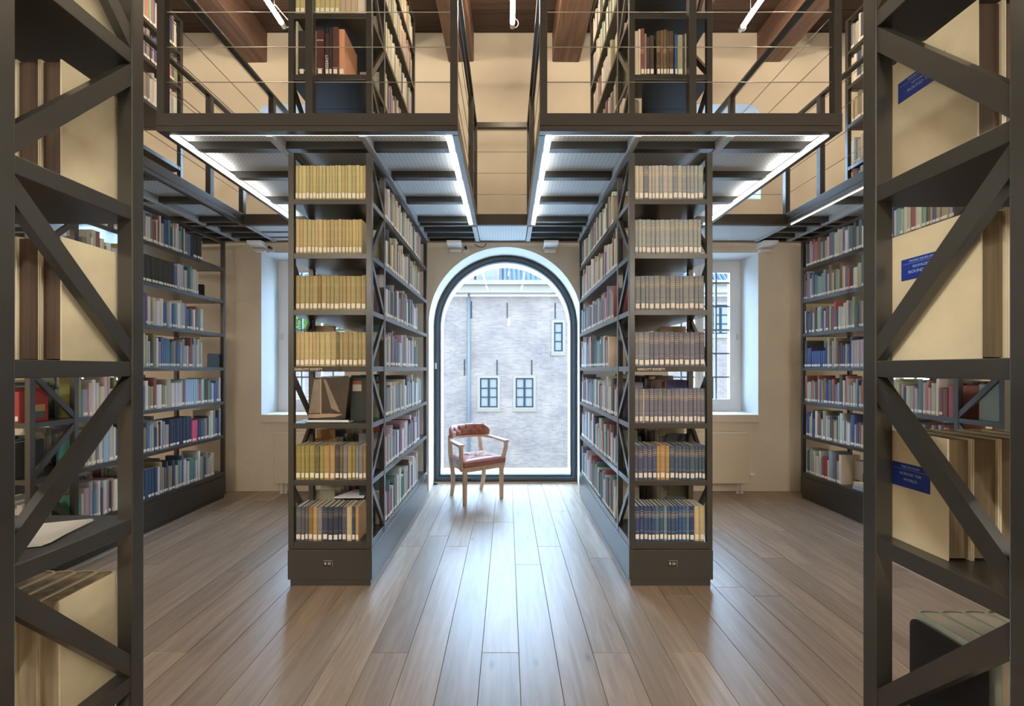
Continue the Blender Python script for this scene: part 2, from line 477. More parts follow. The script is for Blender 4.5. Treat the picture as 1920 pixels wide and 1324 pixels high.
# arched window
aw = empty('window_1', (AX, GY, 0)); struct(aw, 'tall arched window with one clear pane down to the floor')
def ring(r, zs, zb, w, wb_):
    o_ = arch_loop(0, r, zs, zb, 48); i_ = arch_loop(0, r - w, zs, zb + wb_, 48)
    return o_, i_
o_, i_ = ring(AR - .001, AS, .0, .075, .095)
f = shape2d('window_frame', o_, [i_], .07, FRAME); f.parent = aw
f2o, f2i = ring(AR - .035, AS, .04, .022, .03)
f = shape2d('inner_bead', f2o, [f2i], .10, FRAME); f.parent = aw; f.location = (0, -.012, 0)
g_ = shape2d('glass_pane', arch_loop(0, AR - .075, AS, .095, 48), [], .006, GLASSY); g_.parent = aw; g_.location = (0, .02, 0)
MB().box(-AR + .001, -.075, 0, AR - .001, -.036, .012).build('threshold', OAKCHAIR, aw, loc=(0, 0, 0))
s_ = arch_loop(0, AR + .12, AS, -.15, 48); s2 = arch_loop(0, AR - .045, AS, .07, 48)
sr = shape2d('trim_1', s_, [s2], .26, WHITE); sr.location = (AX, WY + .52 + .135, 0); struct(sr, 'white painted stone surround outside the arched window')
o = MB().box(-.89, 4.985, 1.40, -.865, 5.02, 1.475).build('window_sensor', PLASTIC, loc=(-.8775, 5.0, 1.40), bevel=.003)
tag(o, 'small white sensor fixed to the left side of the arched window frame', 'sensor')

def sash_window(n, x0, x1, z0, z1, label, low=True):
    w = empty('window_%d' % n, ((x0 + x1) / 2, GY, z0)); struct(w, label)
    e = .0005
    f = shape2d('window_frame', rrect(x0 + e, x1 - e, z0 + e, z1 - e), [rrect(x0 + .09, x1 - .09, z0 + .09, z1 - .09)], .09, WHITE)
    f.parent = w; f.location = (-(x0 + x1) / 2, 0, -z0)
    a, b = x0 + .092, x1 - .092; mid = (a + b) / 2
    for s0, s1 in ((a, mid - .002), (mid + .002, b)):
        c = shape2d('casement', rrect(s0, s1, z0 + .092, z1 - .092), [rrect(s0 + .05, s1 - .05, z0 + .15, z1 - .15)], .055, WHITE)
        c.parent = w; c.location = (-(x0 + x1) / 2, -.03, -z0)
        g = MB().box(s0 + .045, GY - .033, z0 + .145, s1 - .045, GY - .028, z1 - .145).build('glass_pane', GLASSY, w)
        zz = z0 + .15 + .27
        while zz < z1 - .2:
            MB().box(s0 + .05, GY - .045, zz - .01, s1 - .05, GY - .02, zz + .01).build('glazing_bar', BARS, w); zz += .29
        xm = (s0 + s1) / 2
        MB().box(xm - .009, GY - .044, z0 + .15, xm + .009, GY - .019, z1 - .15).build('glazing_bar', BARS, w)
    hx = x1 - .045 if x0 > 0 else x0 + .045
    MB().box(hx - .012, GY - .056, z0 + .88, hx + .012, GY - .045, z0 + .95).build('keyhole_plate', ALU, w, bevel=.004)
sash_window(2, *LOW[0], WZ0, WZ1, 'white casement window deep in the wall left of the arch')
sash_window(3, *LOW[1], WZ0, WZ1, 'white casement window deep in the wall right of the arch')
sash_window(4, *LOW[2], WZ0, WZ1, 'white casement window behind the far left bookcase')
sash_window(5, *LOW[3], WZ0, WZ1, 'white casement window behind the far right bookcase')
sash_window(6, *UPP[0], UZ0, UZ1, 'round cornered upper window behind the left gallery')
sash_window(7, *UPP[1], UZ0, UZ1, 'round cornered upper window behind the right gallery')
for n, (a, b) in enumerate(LOW[:2]):
    o = MB().box(a - .005, WY - .025, WZ0 - .095, b + .005, WY + .01, WZ0 + .0).build('window_sill_%d' % (n + 2), PLASTER, bevel=.01)
    o.name = 'trim_%d' % (n + 2); struct(o, 'rough plaster sill under the casement window')

# ---------------------------------------------------------------- outside
FY = 20.0
k = FY / F
fac = empty('canal_house', (0, FY, -4.4), 'pale brick house across the water with small windows and iron wall anchors', 'building')
SH = FY
def fx(px): return (px - 951) * k
def fz(py): return CAMZ + (692 - py) * k
wins = [(895, 704, 938, 769, 2, 3), (962, 704, 1005, 769, 2, 3), (1034, 600, 1060, 664, 1, 3)]
more = [(-9.5, -2), (-7, -2), (6, -2), (9.2, -2), (12, -2), (-12, -2), (6.2, 1.6), (10, 1.6), (-6.5, 1.6), (-10, 1.6)]
hl = []
allw = []
for x0, y0, x1, y1, nx, nz in wins: allw.append((fx(x0), fx(x1), fz(y1), fz(y0), nx, nz))
for x, z in more: allw.append((x, x + 1.1, z + CAMZ, z + CAMZ + 1.7, 2, 3))
wall = shape2d('brick_wall', [(-18, -4.4), (18, -4.4), (18, fz(556)), (-18, fz(556))], [rrect(a, b, c, d) for a, b, c, d, _, _ in allw], .3, BRICK)
wall.parent = fac; wall.location = (0, .15, 4.4)
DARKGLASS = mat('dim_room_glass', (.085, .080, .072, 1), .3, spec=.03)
for a, b, c, d, nx, nz in allw:
    w = MB()
    t = .13
    for q in ((a, c, b, c + t), (a, d - t, b, d), (a, c + t, a + t, d - t), (b - t, c + t, b, d - t)):
        w.box(q[0], FY - .02, q[1], q[2], FY + .09, q[3])
    w.box(a - .03, FY - .08, c - .07, b + .03, FY + .02, c)
    wo = w.build('window', OUTP, fac); wo['_w'] = [0, FY, -4.4]
    s = MB(); t2 = .19
    s.box(a + t, FY + .02, c + t, b - t, FY + .06, c + t2); s.box(a + t, FY + .02, d - t2, b - t, FY + .06, d - t)
    s.box(a + t, FY + .02, c + t2, a + t2, FY + .06, d - t2); s.box(b - t2, FY + .02, c + t2, b - t, FY + .06, d - t2)
    if nx == 2: s.box((a + b) / 2 - .05, FY + .02, c + t2, (a + b) / 2 + .05, FY + .06, d - t2)
    for q in range(1, nz):
        zz = c + t2 + (d - c - 2 * t2) * q / nz; s.box(a + t2, FY + .026, zz - .025, b - t2, FY + .055, zz + .025)
    s.build('glazing_bars', OUTD, wo)
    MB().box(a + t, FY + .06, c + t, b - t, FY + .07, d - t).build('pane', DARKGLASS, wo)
for px, y0, y1 in [(884, 565, 597), (951, 568, 597), (1041, 568, 597), (871, 674, 704), (932, 675, 703), (997, 675, 703), (1069, 675, 704)]:
    MB().box(fx(px) - .025, FY - .03, fz(y1), fx(px) + .025, FY, fz(y0)).build('wall_anchor', OUTD, fac)
MB().sweep([(fx(879.5), FY - .1, fz(548)), (fx(879.5), FY - .1, -4.3)], .12, .12, up=(0, 1, 0), n=10).build('downpipe', OUTPIPE, fac, smooth=True)
MB().box(-18, FY - .45, fz(552), 18, FY + .1, fz(538)).box(-18, FY - .6, fz(538), 18, FY + .1, fz(530)).build('cornice', OUTP, fac)
TILE = mat('blue_grey_pantile', (.012, .025, .055, 1), .45, spec=.15)
rz0 = fz(531); tl = MB()
for r in range(16):
    for c in range(-52, 53):
        x = c * .24; z = rz0 + r * .235; yy = FY + r * .22
        tl.add([(x, yy, z), (x + .06, yy - .05, z + .02), (x + .13, yy - .05, z + .02), (x + .2, yy, z),
                (x, yy + .22, z + .235), (x + .06, yy + .17, z + .255), (x + .13, yy + .17, z + .255), (x + .2, yy + .22, z + .235)],
               [(0, 1, 5, 4), (1, 2, 6, 5), (2, 3, 7, 6), (0, 3, 2, 1)])
o = tl.build('roof_tiles', TILE, fac); o['kind'] = 'stuff'
MB().prism([(FY + .02, rz0 - .02), (FY + 3.6, rz0 + 3.4), (FY + 3.6, rz0 - .02)], 0, -18, 18).build('roof', OUTP, fac)
dx0, dx1 = fx(893), fx(936)
dm = MB().box(dx0, FY + .05, rz0, dx1, FY + 2, rz0 + 1.15).build('dormer', OUTP, fac); dm['_w'] = [0, FY, -4.4]
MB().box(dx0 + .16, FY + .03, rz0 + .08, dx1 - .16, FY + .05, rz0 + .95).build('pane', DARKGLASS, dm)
dm = MB().box(fx(872), FY + .05, rz0, fx(889), FY + 2, rz0 + .9).build('dormer', OUTP, fac)
struct(MB().box(-22, WY + .8, -4.6, 22, FY + 6, -4.4).build('ground', CONCRETE), 'street level far below the windows')
# tree in the street left of the arch
LEAF = mat('bright_leaves', (.035, .075, .012, 1), .6, spec=.1)
tr = empty('street_tree', (-6.6, 13.0, -4.4), 'green street tree seen through the left casement window', 'tree')
MB().sweep([(-6.6, 13, -4.4), (-6.55, 13, -1), (-6.6, 13, 2.6)], [.3, .24, .1], [.3, .24, .1], up=(0, 1, 0), n=8).build('trunk', mat('bark', (.12, .09, .07, 1), .9), tr)
lf = MB(); rt = random.Random(3)
for _ in range(2600):
    th = rt.uniform(0, 6.283); ph = math.acos(rt.uniform(-1, 1)); rr = 1.35 * rt.uniform(.35, 1) ** .5
    c = Vector((-6.6 + rr * math.sin(ph) * math.cos(th), 13 + rr * math.sin(ph) * math.sin(th), 3.05 + .65 * rr * math.cos(ph)))
    a = Vector((rt.gauss(0, 1), rt.gauss(0, 1), rt.gauss(0, 1))).normalized() * .07
    b = a.cross(Vector((rt.gauss(0, 1), rt.gauss(0, 1), rt.gauss(0, 1)))).normalized() * .05
    lf.add([c - a, c + b, c + a, c - b], [(0, 1, 2, 3)])
o = lf.build('foliage', LEAF, tr); o['kind'] = 'stuff'

# ---------------------------------------------------------------- bookcases
PT = .036
LOWLV = [z + CAMZ for z in (1.078, .728, .364, 0, -.367, -.734)]
def bookcase(name, label, x0, x1, yo, s, L, levels, zb, ztop, plinth, brace0, seams, BAY=.298):
    """yo: y of the outer end, s: direction of the case from there (+1 or -1)"""
    root = empty(name, ((x0 + x1) / 2, yo + s * L / 2, zb), label, 'bookcase')
    Y = lambda t: yo + s * t
    def bx(a, t0, z0, b, t1, z1): 
        y0, y1 = sorted((Y(t0), Y(t1))); return MB().box(a, y0, z0, b, y1, z1)
    zf = zb + (plinth if plinth else 0)
    for t0 in (0, BAY - .03, L - .03):
        for a in (x0, x1 - PT):
            bx(a, t0, zf, a + PT, t0 + .03, ztop).build('post', STEEL, root, bevel=.002)
    allz = ([zf + .034] if plinth else [zb + .032]) + sorted(levels)
    TH = .034
    for zc in allz:
        z0, z1 = zc - .017, zc + .017
        if zc == allz[0]: z0 = zf; z1 = zc + .012
        bx(x0 + .003, .002, z0, x1 - .003, BAY - .002, z1).build('shelf', STEEL, root, bevel=.0015)
        sm = BAY + seams(zc)
        bx(x0 + .002, BAY, z0, x1 - .002, sm - .002, z1).build('shelf', STEEL, root, bevel=.0015)
        bx(x0 + .002, sm + .002, z0, x1 - .002, L - .002, z1).build('shelf', STEEL, root, bevel=.0015)
    # braces
    lv = allz + [ztop - .01]
    up = brace0
    for i in range(len(lv) - 2, -1, -1):
        za, zc = lv[i] + .017, lv[i + 1] - .017
        if i == len(lv) - 2: zc = ztop - .03
        ta, tb = .03, BAY - .03
        p, q = ((ta, zc), (tb, za)) if up else ((ta, za), (tb, zc))
        up = not up
        for xx in (x0 + .0135, x1 - .0135):
            dz = q[1] - p[1]; hv = .033 * math.hypot(q[0] - p[0], abs(dz) - .06) / (q[0] - p[0])
            sg = 1 if dz > 0 else -1
            pa, pb = (p[1], p[1] + sg * hv), (q[1] - sg * hv, q[1])
            recalc(MB().prism([(Y(p[0]), pa[0]), (Y(p[0]), pa[1]), (Y(q[0]), pb[1]), (Y(q[0]), pb[0])], 0, xx - .010, xx + .010).build('brace', STEEL, root))
    for a in (x0, x1 - PT): bx(a, .03, ztop - .03, a + PT, L - .03, ztop - .002).build('top_rail', STEEL, root)
    for t0 in ((L - .03,) if plinth else (0, L - .03)): bx(x0 + PT, t0, ztop - .03, x1 - PT, t0 + .03, ztop - .002).build('top_rail', STEEL, root)
    if plinth:
        bx(x0 - .002, -.002, zb + .045, x1 + .002, L, zf - .003).build('plinth', STEEL, root, bevel=.0015)
        bx(x0 + .010, .010, zb, x1 - .010, L - .01, zb + .045).build('toe_kick', STEEL, root)
    return root
def seam_far(z): return 1.05 + .04 * math.sin(z * 9)
def seam_near(z): return (.06, .30, .14, .12, .33, .05, .22, .1)[int(z * 2.7) % 8]
NEAR, LEN = 2.608, 1.81
XA0, XA1 = -1.41, -.872          # left centre case
XB0, XB1 = .786, 1.322           # right centre case
XC0, XC1 = -3.61, -3.07
XD0, XD1 = 3.20, 3.74
caseA = bookcase('bookcase', 'dark steel bookcase left of the arched window, with olive volumes, plate B 25', XA0, XA1, NEAR, 1, LEN, LOWLV, 0, 2.79, .24, True, seam_far)
caseB = bookcase('bookcase', 'dark steel bookcase right of the arched window, with grey volumes, plate B 26', XB0, XB1, NEAR, 1, LEN, LOWLV, 0, 2.79, .24, True, seam_near)
caseC = bookcase('bookcase', 'dark steel bookcase by the cream wall left of the left window', XC0, XC1, NEAR, 1, LEN, LOWLV, 0, 2.79, .24, True, lambda z: 1.25 + .12 * math.sin(z * 7))
caseD = bookcase('bookcase', 'dark steel bookcase by the cream wall right of the right window', XD0, XD1, NEAR, 1, LEN, LOWLV, 0, 2.79, .24, True, lambda z: 1.0 + .1 * math.sin(z * 11))
XE0, XE1, YE = -1.412, -.872, .973
XF0, XF1, YFF = .765, 1.305, .872
caseE = bookcase('bookcase', 'near dark steel bookcase filling the left edge of the picture', XE0, XE1, YE, -1, LEN, LOWLV, 0, 2.79, .24, True, seam_far, .284)
caseF = bookcase('bookcase', 'near dark steel bookcase filling the right edge of the picture', XF0, XF1, YFF, -1, LEN, LOWLV, 0, 2.79, .24, True, seam_far, .284)
DZ = CAMZ + 1.56                 # top of the gallery deck
UPLV = [CAMZ + z for z in (1.88, 2.275, 2.64, 2.965)]
UT = CAMZ + 3.29
caseG = bookcase('bookcase', 'upper dark steel bookcase standing on the left gallery deck', XA0, XA1, NEAR, 1, 1.232, UPLV, DZ + .001, UT, 0, True, lambda z: .88)
caseH = bookcase('bookcase', 'upper dark steel bookcase standing on the right gallery deck', XB0, XB1, NEAR, 1, 1.232, UPLV, DZ + .001, UT, 0, True, lambda z: .88)
caseI = bookcase('bookcase', 'upper dark steel bookcase on the far left gallery', XC0, XC1, NEAR, 1, 1.232, UPLV, DZ + .001, UT, 0, False, lambda z: .88)
caseJ = bookcase('bookcase', 'upper dark steel bookcase on the far right gallery', XD0, XD1, NEAR, 1, 1.232, UPLV, DZ + .001, UT, 0, False, lambda z: .88)

LETTER = mat('cream_lettering', (.75, .70, .60, 1), .6)
for case, x0, x1, body, px in ((caseA, XA0, XA1, 'B 25', 607), (caseB, XB0, XB1, 'B 26', 1253)):
    X = (px - 951) * 2.606 / F; z = CAMZ - (1057 - 692) * 2.606 / F
    fr = MB().box(X, 2.604, z - .017, X + .057, 2.6065, z + .021).build('sign_plate', BLACK, case); fr['_w'] = case['_w']
    e = .0032
    b = MB().box(X, 2.602, z + .018, X + .057, 2.6045, z + .018 + e).box(X + .057 - e, 2.602, z - .017, X + .057, 2.6045, z + .018)  # pale strips paint the light caught by the frame's top and right edges
    b.build('lit_plate_rim', mat('lit_rim_tone', (.28, .26, .23, 1), .4), fr, loc=(-case['_w'][0], -case['_w'][1], -case['_w'][2]))
    t = text_mesh('lettering', body, .023, LETTER, case, (X + .005, 2.6035, z - .006)); t.parent = fr
    # row label on the middle shelf
    Xs = x0 + (.036 if case is caseA else .046)
    st = MB().box(Xs, 2.6055, CAMZ - .015, Xs + (.27 if case is caseB else .30), 2.6085, CAMZ + .014).build('label_strip', mat('label_holder', (.05, .042, .038, 1), .3), case)
    t = text_mesh('lettering', 'HAKLUYT SOCIETY', .0205, LETTER, case, (Xs + (.008 if case is caseA else .004), 2.6048, CAMZ - .0085)); t.parent = st

# ---------------------------------------------------------------- gallery decks
ZB, ZP, ZT = CAMZ + 1.45, CAMZ + 1.50, DZ
RH = CAMZ + 2.45
CROSS = [2.69, 3.09, 3.54, 4.0]
CABZ = [DZ + .205 + .2155 * i for i in range(4)]
def rail_run(root, p, q, posts, handrail=True):
    for i, (x, y) in enumerate(posts):
        MB().box(x - .0225, y - .0225, ZT - .002, x + .0225, y + .0225, RH).build('railing_post', STEEL, root, bevel=.002)
    MB().sweep([(p[0], p[1], RH + .008), (q[0], q[1], RH + .008)], .048, .022).build('handrail', STEEL, root, bevel=.002)
    for z in CABZ:
        MB().sweep([(p[0], p[1], z), (q[0], q[1], z)], .005, .005, n=6).build('railing_cable', CABLE, root)
def deck(label, x0, x1, beams, mid=None, left=True, right=True, y0=2.47, y1=4.08, led=True):
    root = empty('gallery_deck', ((x0 + x1) / 2, (y0 + y1) / 2, ZB), label, 'gallery')
    e = .002
    MB().box(x0, y0, ZB + .036, x1, y0 + .05, ZT).build('front_fascia', STEEL, root, bevel=.0015)
    MB().box(x0, y0, ZB, x1, y0 + .045, ZB + .033).build('front_fascia', STEEL, root, bevel=.0015)
    for a, b in ((x0, x0 + .04), (x1 - .04, x1)):
        MB().box(a, y0 + .05, ZB + .036, b, y1, ZT).build('side_fascia', STEEL, root, bevel=.0015)
        MB().box(a, y0 + .05, ZB, b, y1, ZB + .033).build('side_fascia', STEEL, root, bevel=.0015)
    for b in beams:
        MB().box(b - .022, y0 + .05, ZB - .008, b + .022, y1, ZP).build('long_beam', BEAMP, root, bevel=.0015)
    xs = [x0 + .04] + sorted(beams) + [x1 - .04]
    for i in range(len(xs) - 1):
        for yb in CROSS:
            a, b = xs[i] + (.022 if i else 0), xs[i + 1] - (.022 if i < len(xs) - 2 else 0)
            MB().box(a, yb - .02, ZB, b, yb + .03, ZP).build('cross_beam', STEEL, root)
        ys = [y0 + .05] + CROSS + [y1]
        for j in range(len(ys) - 1):
            a, b = xs[i] + (.022 if i else 0), xs[i + 1] - (.022 if i < len(xs) - 2 else 0)
            MB().box(a, ys[j] + .001, ZP, b, ys[j + 1] - .001, ZP + .012).build('floor_panel', PANEL, root)
    MB().box(x0 + .04, y0 + .05, ZT - .02, x1 - .04, y1, ZT - .002).build('tread_plate', STEEL, root)
    for a, b in (((x0 + .045, x0 + .08), (x1 - .08, x1 - .045)) if led else ((x0 + .041, x0 + .047),)):
        MB().box(a, y0 + .05, ZB - .006, b, y1 - .02, ZB + .012).build('led_strip', LED, root)
    MB().box(x0 + .09, y0 + .047, ZB + .001, x1 - .09, y0 + .050, ZB + .008).build('led_strip', LED, root)
    c = .024
    pf = [(x0 + c, y0 + c), (x1 - c, y0 + c)] + ([(mid, y0 + c)] if mid is not None else [])
    rail_run(root, (x0 + c, y0 + c), (x1 - c, y0 + c), pf)
    if left: rail_run(root, (x0 + c, y0 + c), (x0 + c, y1 + c), [(x0 + c, 3.65), (x0 + c, 4.1)])
    if right: rail_run(root, (x1 - c, y0 + c), (x1 - c, y1 + c), [(x1 - c, 3.65), (x1 - c, 4.1)])
    return root
deck('left centre gallery deck, dark steel with glowing edge strips and cable railing', -2.14, -.302, [-1.48, -.90], -1.21)
deck('right centre gallery deck, dark steel with glowing edge strips and cable railing', .198, 2.044, [.815, 1.39], 1.133)
deck('far left gallery deck, dark steel, cut by the picture edge', -4.45, -2.655, [-3.68, -3.05], None, left=False, led=False)
deck('far right gallery deck, dark steel, cut by the picture edge', 2.80, 4.6, [3.18, 3.81], None, right=False, led=False)
wk = empty('gallery_walkway', (0, 4.36, ZB), 'steel walkway along the window wall joining the gallery decks', 'gallery')
MB().box(-6.9, 4.08, ZB, 6.9, 4.115, ZT).build('front_fascia', STEEL, wk)
MB().box(-6.9, 4.59, ZB + .0, 6.9, 4.62, ZT).build('rear_beam', STEEL, wk)
MB().box(-6.9, 4.115, ZT - .02, 6.9, 4.59, ZT - .002).build('tread_plate', STEEL, wk)
for yb in (4.28, 4.45):
    for a, b in ((-6.8, -3.07), (-3.03, -2.2), (-2.1, -.92), (-.88, -.36), (.26, .79), (.84, 2.0), (2.86, 3.16), (3.2, 6.8)):
        if b - a > .3: MB().box(a, yb, ZB, b, yb + .04, ZP).build('cross_beam', STEEL, wk)
for b in (-3.05, -2.63, -2.17, -1.48, -.90, -.335, .235, .815, 1.39, 2.02, 2.82, 3.18):
    MB().box(b - .022, 4.115, ZB - .008, b + .022, 4.59, ZP).build('long_beam', BEAMP, wk)
for a, b, z in ((-.30, .20, ZB + .004), (-2.6, -2.2, ZB + .004), (2.05, 2.79, ZB + .004)):
    MB().box(a - .005, 4.116, z, b + .005, 4.589, z + .01).build('floor_panel', PANEL, wk)
for a, b in ((-6.8, -2.63), (-2.17, -.335), (.235, 2.02), (2.82, 6.8)):
    MB().box(a, 4.116, ZP, b, 4.589, ZP + .01).build('floor_panel', PANEL, wk)
for a, b in ((-.33, .245), (-2.63, -2.164), (2.068, 2.776)):
    MB().sweep([(a, 4.1, RH + .008), (b, 4.1, RH + .008)], .048, .05).build('handrail', STEEL, wk)
    for z in CABZ: MB().sweep([(a, 4.1, z), (b, 4.1, z)], .005, .005, n=6).build('railing_cable', CABLE, wk)

# ---------------------------------------------------------------- hanging tube lamps
def tube_lamp(x, y0, y1, z, label, tm=None):
    r = empty('tube_lamp', (x, (y0 + y1) / 2, z), label, 'lamp', None)
    MB().sweep([(x, y0, z), (x, y1, z)], .044, .044, n=14).build('glowing_tube', tm or TUBE, r, smooth=True)
    MB().sweep([(x, y1, z), (x, y1 + .05, z)], .047, .047, n=14).build('end_cap', ALU, r)
    MB().sweep([(x, y0 - .05, z), (x, y0, z)], .047, .047, n=14).build('end_cap', ALU, r)
    pts = [(x + .01, y1 + .05 - .0, z)] + [(x + .012 + .045 * math.sin(a), y1 + .05 + .0, z + .035 - .045 * math.cos(a) + .0) for a in [t * .35 for t in range(1, 9)]] + [(x + .01, y1 - .12, z + .06)]
    MB().sweep(pts, .007, .007, up=(.3, 1, .2), n=6).build('power_cable', PLASTIC, r)
    for yy in (y1 - .12, y0 + .12):
        MB().sweep([(x, yy, z + .02), (x, yy, CEIL)], .004, .004, up=(0, 1, 0), n=6).build('suspension_wire', ALU, r)
    return r
TZ = CAMZ + 3.3
tube_lamp(-2.15, 2.38, 3.86, TZ, 'hanging tube lamp above the left gallery, upper left')
tube_lamp(.05, 2.38, 3.86, TZ, 'hanging tube lamp over the middle aisle before the arched window')
tube_lamp(2.27, 2.38, 3.90, TZ, 'hanging tube lamp above the right gallery, upper right')
for x in (-4.6, -2.15, .05, 2.27, 4.7):
    for y0 in (-4.2,):
        tube_lamp(x, y0, y0 + 1.5, TZ, 'hanging tube lamp further back in the room, out of the picture')['group'] = 'tube lamps behind the camera'
for x in (-4.6, -2.15, .05, 2.27, 4.7):  # unseen fill lamps, added to brighten the lower level from behind
    tube_lamp(x, -1.9, -.4, 2.72, 'unseen fill lamp added low behind the camera to brighten the lower level', FILLTUBE)['group'] = 'added fill lamps behind the camera'
for x in (-4.6, 4.7): tube_lamp(x, 2.38, 3.86, TZ, 'hanging tube lamp over the outer %s gallery, out of the picture' % ('left' if x < 0 else 'right'))

# ---------------------------------------------------------------- books
def book_parts(w, d, h, round_=.10):
    """spine towards -Y, centred on x, standing on z=0 : cover, pages"""
    t = min(.003, w * .16); r = min(.006, w * .28)
    n = 5
    outer = [(w / 2, d)] + [(w / 2, r)] + [(w / 2 * math.cos(math.pi * k / (n + 1)), r - r * math.sin(math.pi * k / (n + 1))) for k in range(1, n + 1)] + [(-w / 2, r), (-w / 2, d)]
    inner = [(w / 2 - t, d), (w / 2 - t, r + .001)] + [((w / 2 - t) * math.cos(math.pi * k / (n + 1)), r + t - (r) * math.sin(math.pi * k / (n + 1))) for k in range(1, n + 1)] + [(-w / 2 + t, r + .001), (-w / 2 + t, d)]
    N = len(outer)
    c = MB()
    vs = [(x, y, 0) for x, y in outer] + [(x, y, 0) for x, y in inner] + [(x, y, h) for x, y in outer] + [(x, y, h) for x, y in inner]
    fs = []
    for i in range(N - 1):
        fs += [(i, 2 * N + i, 2 * N + i + 1, i + 1), (N + i, N + i + 1, 3 * N + i + 1, 3 * N + i),
               (2 * N + i, 3 * N + i, 3 * N + i + 1, 2 * N + i + 1), (i, i + 1, N + i + 1, N + i)]
    fs += [(0, N, 3 * N, 2 * N), (N - 1, 3 * N - 1, 4 * N - 1, 2 * N - 1)]
    c.add(vs, fs)
    p = MB(); g = .003
    yb = r + t
    pin = [(w / 2 - t, d - .004), (w / 2 - t, yb)] + [((w / 2 - t) * math.cos(math.pi * k / 4), yb - r * .7 * math.sin(math.pi * k / 4)) for k in (1, 2, 3)] + [(-w / 2 + t, yb), (-w / 2 + t, d - .004)]
    p.prism(pin, 2, g, h - g)
    return c, p
def sticker_part(w, z=.012, hh=.030, ww=None):
    ww = ww or min(.024, w * .70)
    return MB().box(-ww / 2, -.0009, z, ww / 2, .002, z + hh)

_last = [None]
def full_book(name, w, d, h, col, loc, rotz, label, group, gold=0, pages=None, stick=True, lean=0, sticker_z=.012):
    c, p = book_parts(w, d, h)
    o = c.build(name, cloth(col, gold), loc=loc, fix=True)
    o.rotation_euler = (0, lean, rotz)
    tag(o, label, 'book', group); o['_w'] = [0, 0, 0]
    _last[0] = o
    recalc(o)
    recalc(p.build('page_block', pages or PAGES, o, loc=(0, 0, 0)))
    if stick: sticker_part(w, sticker_z).build('spine_label', STICKER, o, loc=(0, 0, 0))
    return o

ORD = ['first', 'second', 'third', 'fourth', 'fifth', 'sixth', 'seventh', 'eighth', 'ninth', 'tenth', 'eleventh', 'twelfth', 'thirteenth', 'fourteenth',
       'fifteenth', 'sixteenth', 'seventeenth', 'eighteenth', 'nineteenth', 'twentieth', 'twenty-first', 'twenty-second', 'twenty-third', 'twenty-fourth',
       'twenty-fifth', 'twenty-sixth', 'twenty-seventh', 'twenty-eighth', 'twenty-ninth', 'thirtieth'] + ['%d-th' % i for i in range(31, 90)]
TOPS = sorted(LOWLV, reverse=True) + [.24 + .034 - .005]
def shelf_top(i): return (TOPS[i] + .017 + .0005) if i < 6 else .24 + .034 + .012 + .0005

def cname(c):
    r, g, b = c[:3]; mx, mn = max(c[:3]), min(c[:3])
    if mx < .05: return 'black'
    if mx < .13 and mx - mn < .04: return 'dark grey'
    if mx - mn < .13 * mx + .02: return 'white' if mn > .5 else ('pale grey' if mn > .28 else 'grey')
    if r >= g >= b:
        if r > 2.4 * g: return 'red' if r > .2 else 'maroon'
        if g > .86 * r: return 'cream' if mn > .35 else ('olive' if r < .4 else 'yellow')
        return 'cream' if mn > .33 else ('tan' if r > .33 else 'brown')
    if b >= r and b >= g:
        if r > 1.15 * g: return 'lilac'
        if b > 2.6 * r: return 'navy' if b < .2 else 'blue'
        return 'pale blue' if mn > .22 else 'blue grey'
    if g >= r: return 'green' if g < .35 or r < .6 * g else 'pale green'
    return 'pink' if mn > .15 else 'plum'

def vary(c, a, rnd):
    k = 1 + rnd.uniform(-a, a)
    return tuple(min(.9, max(.004, v * k * (1 + rnd.uniform(-a, a) * .35))) for v in c[:3])

OLV, OCH, OCD = (.47, .41, .20), (.47, .38, .19), (.36, .30, .145)
GRB, GRN, GRY = (.43, .42, .38), (.30, .33, .33), (.23, .25, .28)
SLB, BLU, NVY, TAN, CRM = (.20, .20, .23), (.05, .085, .18), (.04, .05, .085), (.42, .27, .12), (.60, .50, .32)
GLV = (.17, .155, .06)
LROWS = [[(21, OLV)], [(18, OCH)], [(5, OCD), (1, (.25, .17, .07)), (10, OCD)], [(9, OCH), (1, GLV), (6, OCD)], None,
         [(4, (.30, .26, .08)), (1, GLV), (1, (.34, .30, .10)), (2, TAN), (1, (.06, .05, .06)), (1, GLV), (1, SLB), (2, (.30, .24, .08)), (2, SLB), (1, (.28, .18, .07))],
         [(3, (.10, .105, .12)), (1, (.22, .14, .06)), (1, TAN), (1, SLB), (4, NVY), (1, (.08, .09, .12)), (1, CRM), (1, NVY), (1, TAN)]]
RROWS = [[(2, (.5, .46, .38)), (1, SLB), (3, GRB), (1, (.32, .33, .36)), (2, GRB), (1, GRY), (1, GRB), (5, GRN)], [(15, GRN)], [(14, GRY)], [(3, GRY), (11, (.16, .165, .22))],
         [(2, GRY), (1, CRM), (14, (.175, .18, .24))], [(5, (.09, .105, .19)), (3, TAN), (9, (.075, .115, .17))],
         [(5, (.05, .08, .19)), (1, (.08, .15, .25)), (1, BLU), (1, (.16, .26, .28)), (2, BLU), (3, (.05, .11, .24)), (1, (.12, .22, .26)), (1, (.03, .06, .16)), (2, (.58, .47, .27))]]
SHN = ['top', 'second', 'third', 'fourth', 'fifth', 'sixth', 'bottom']
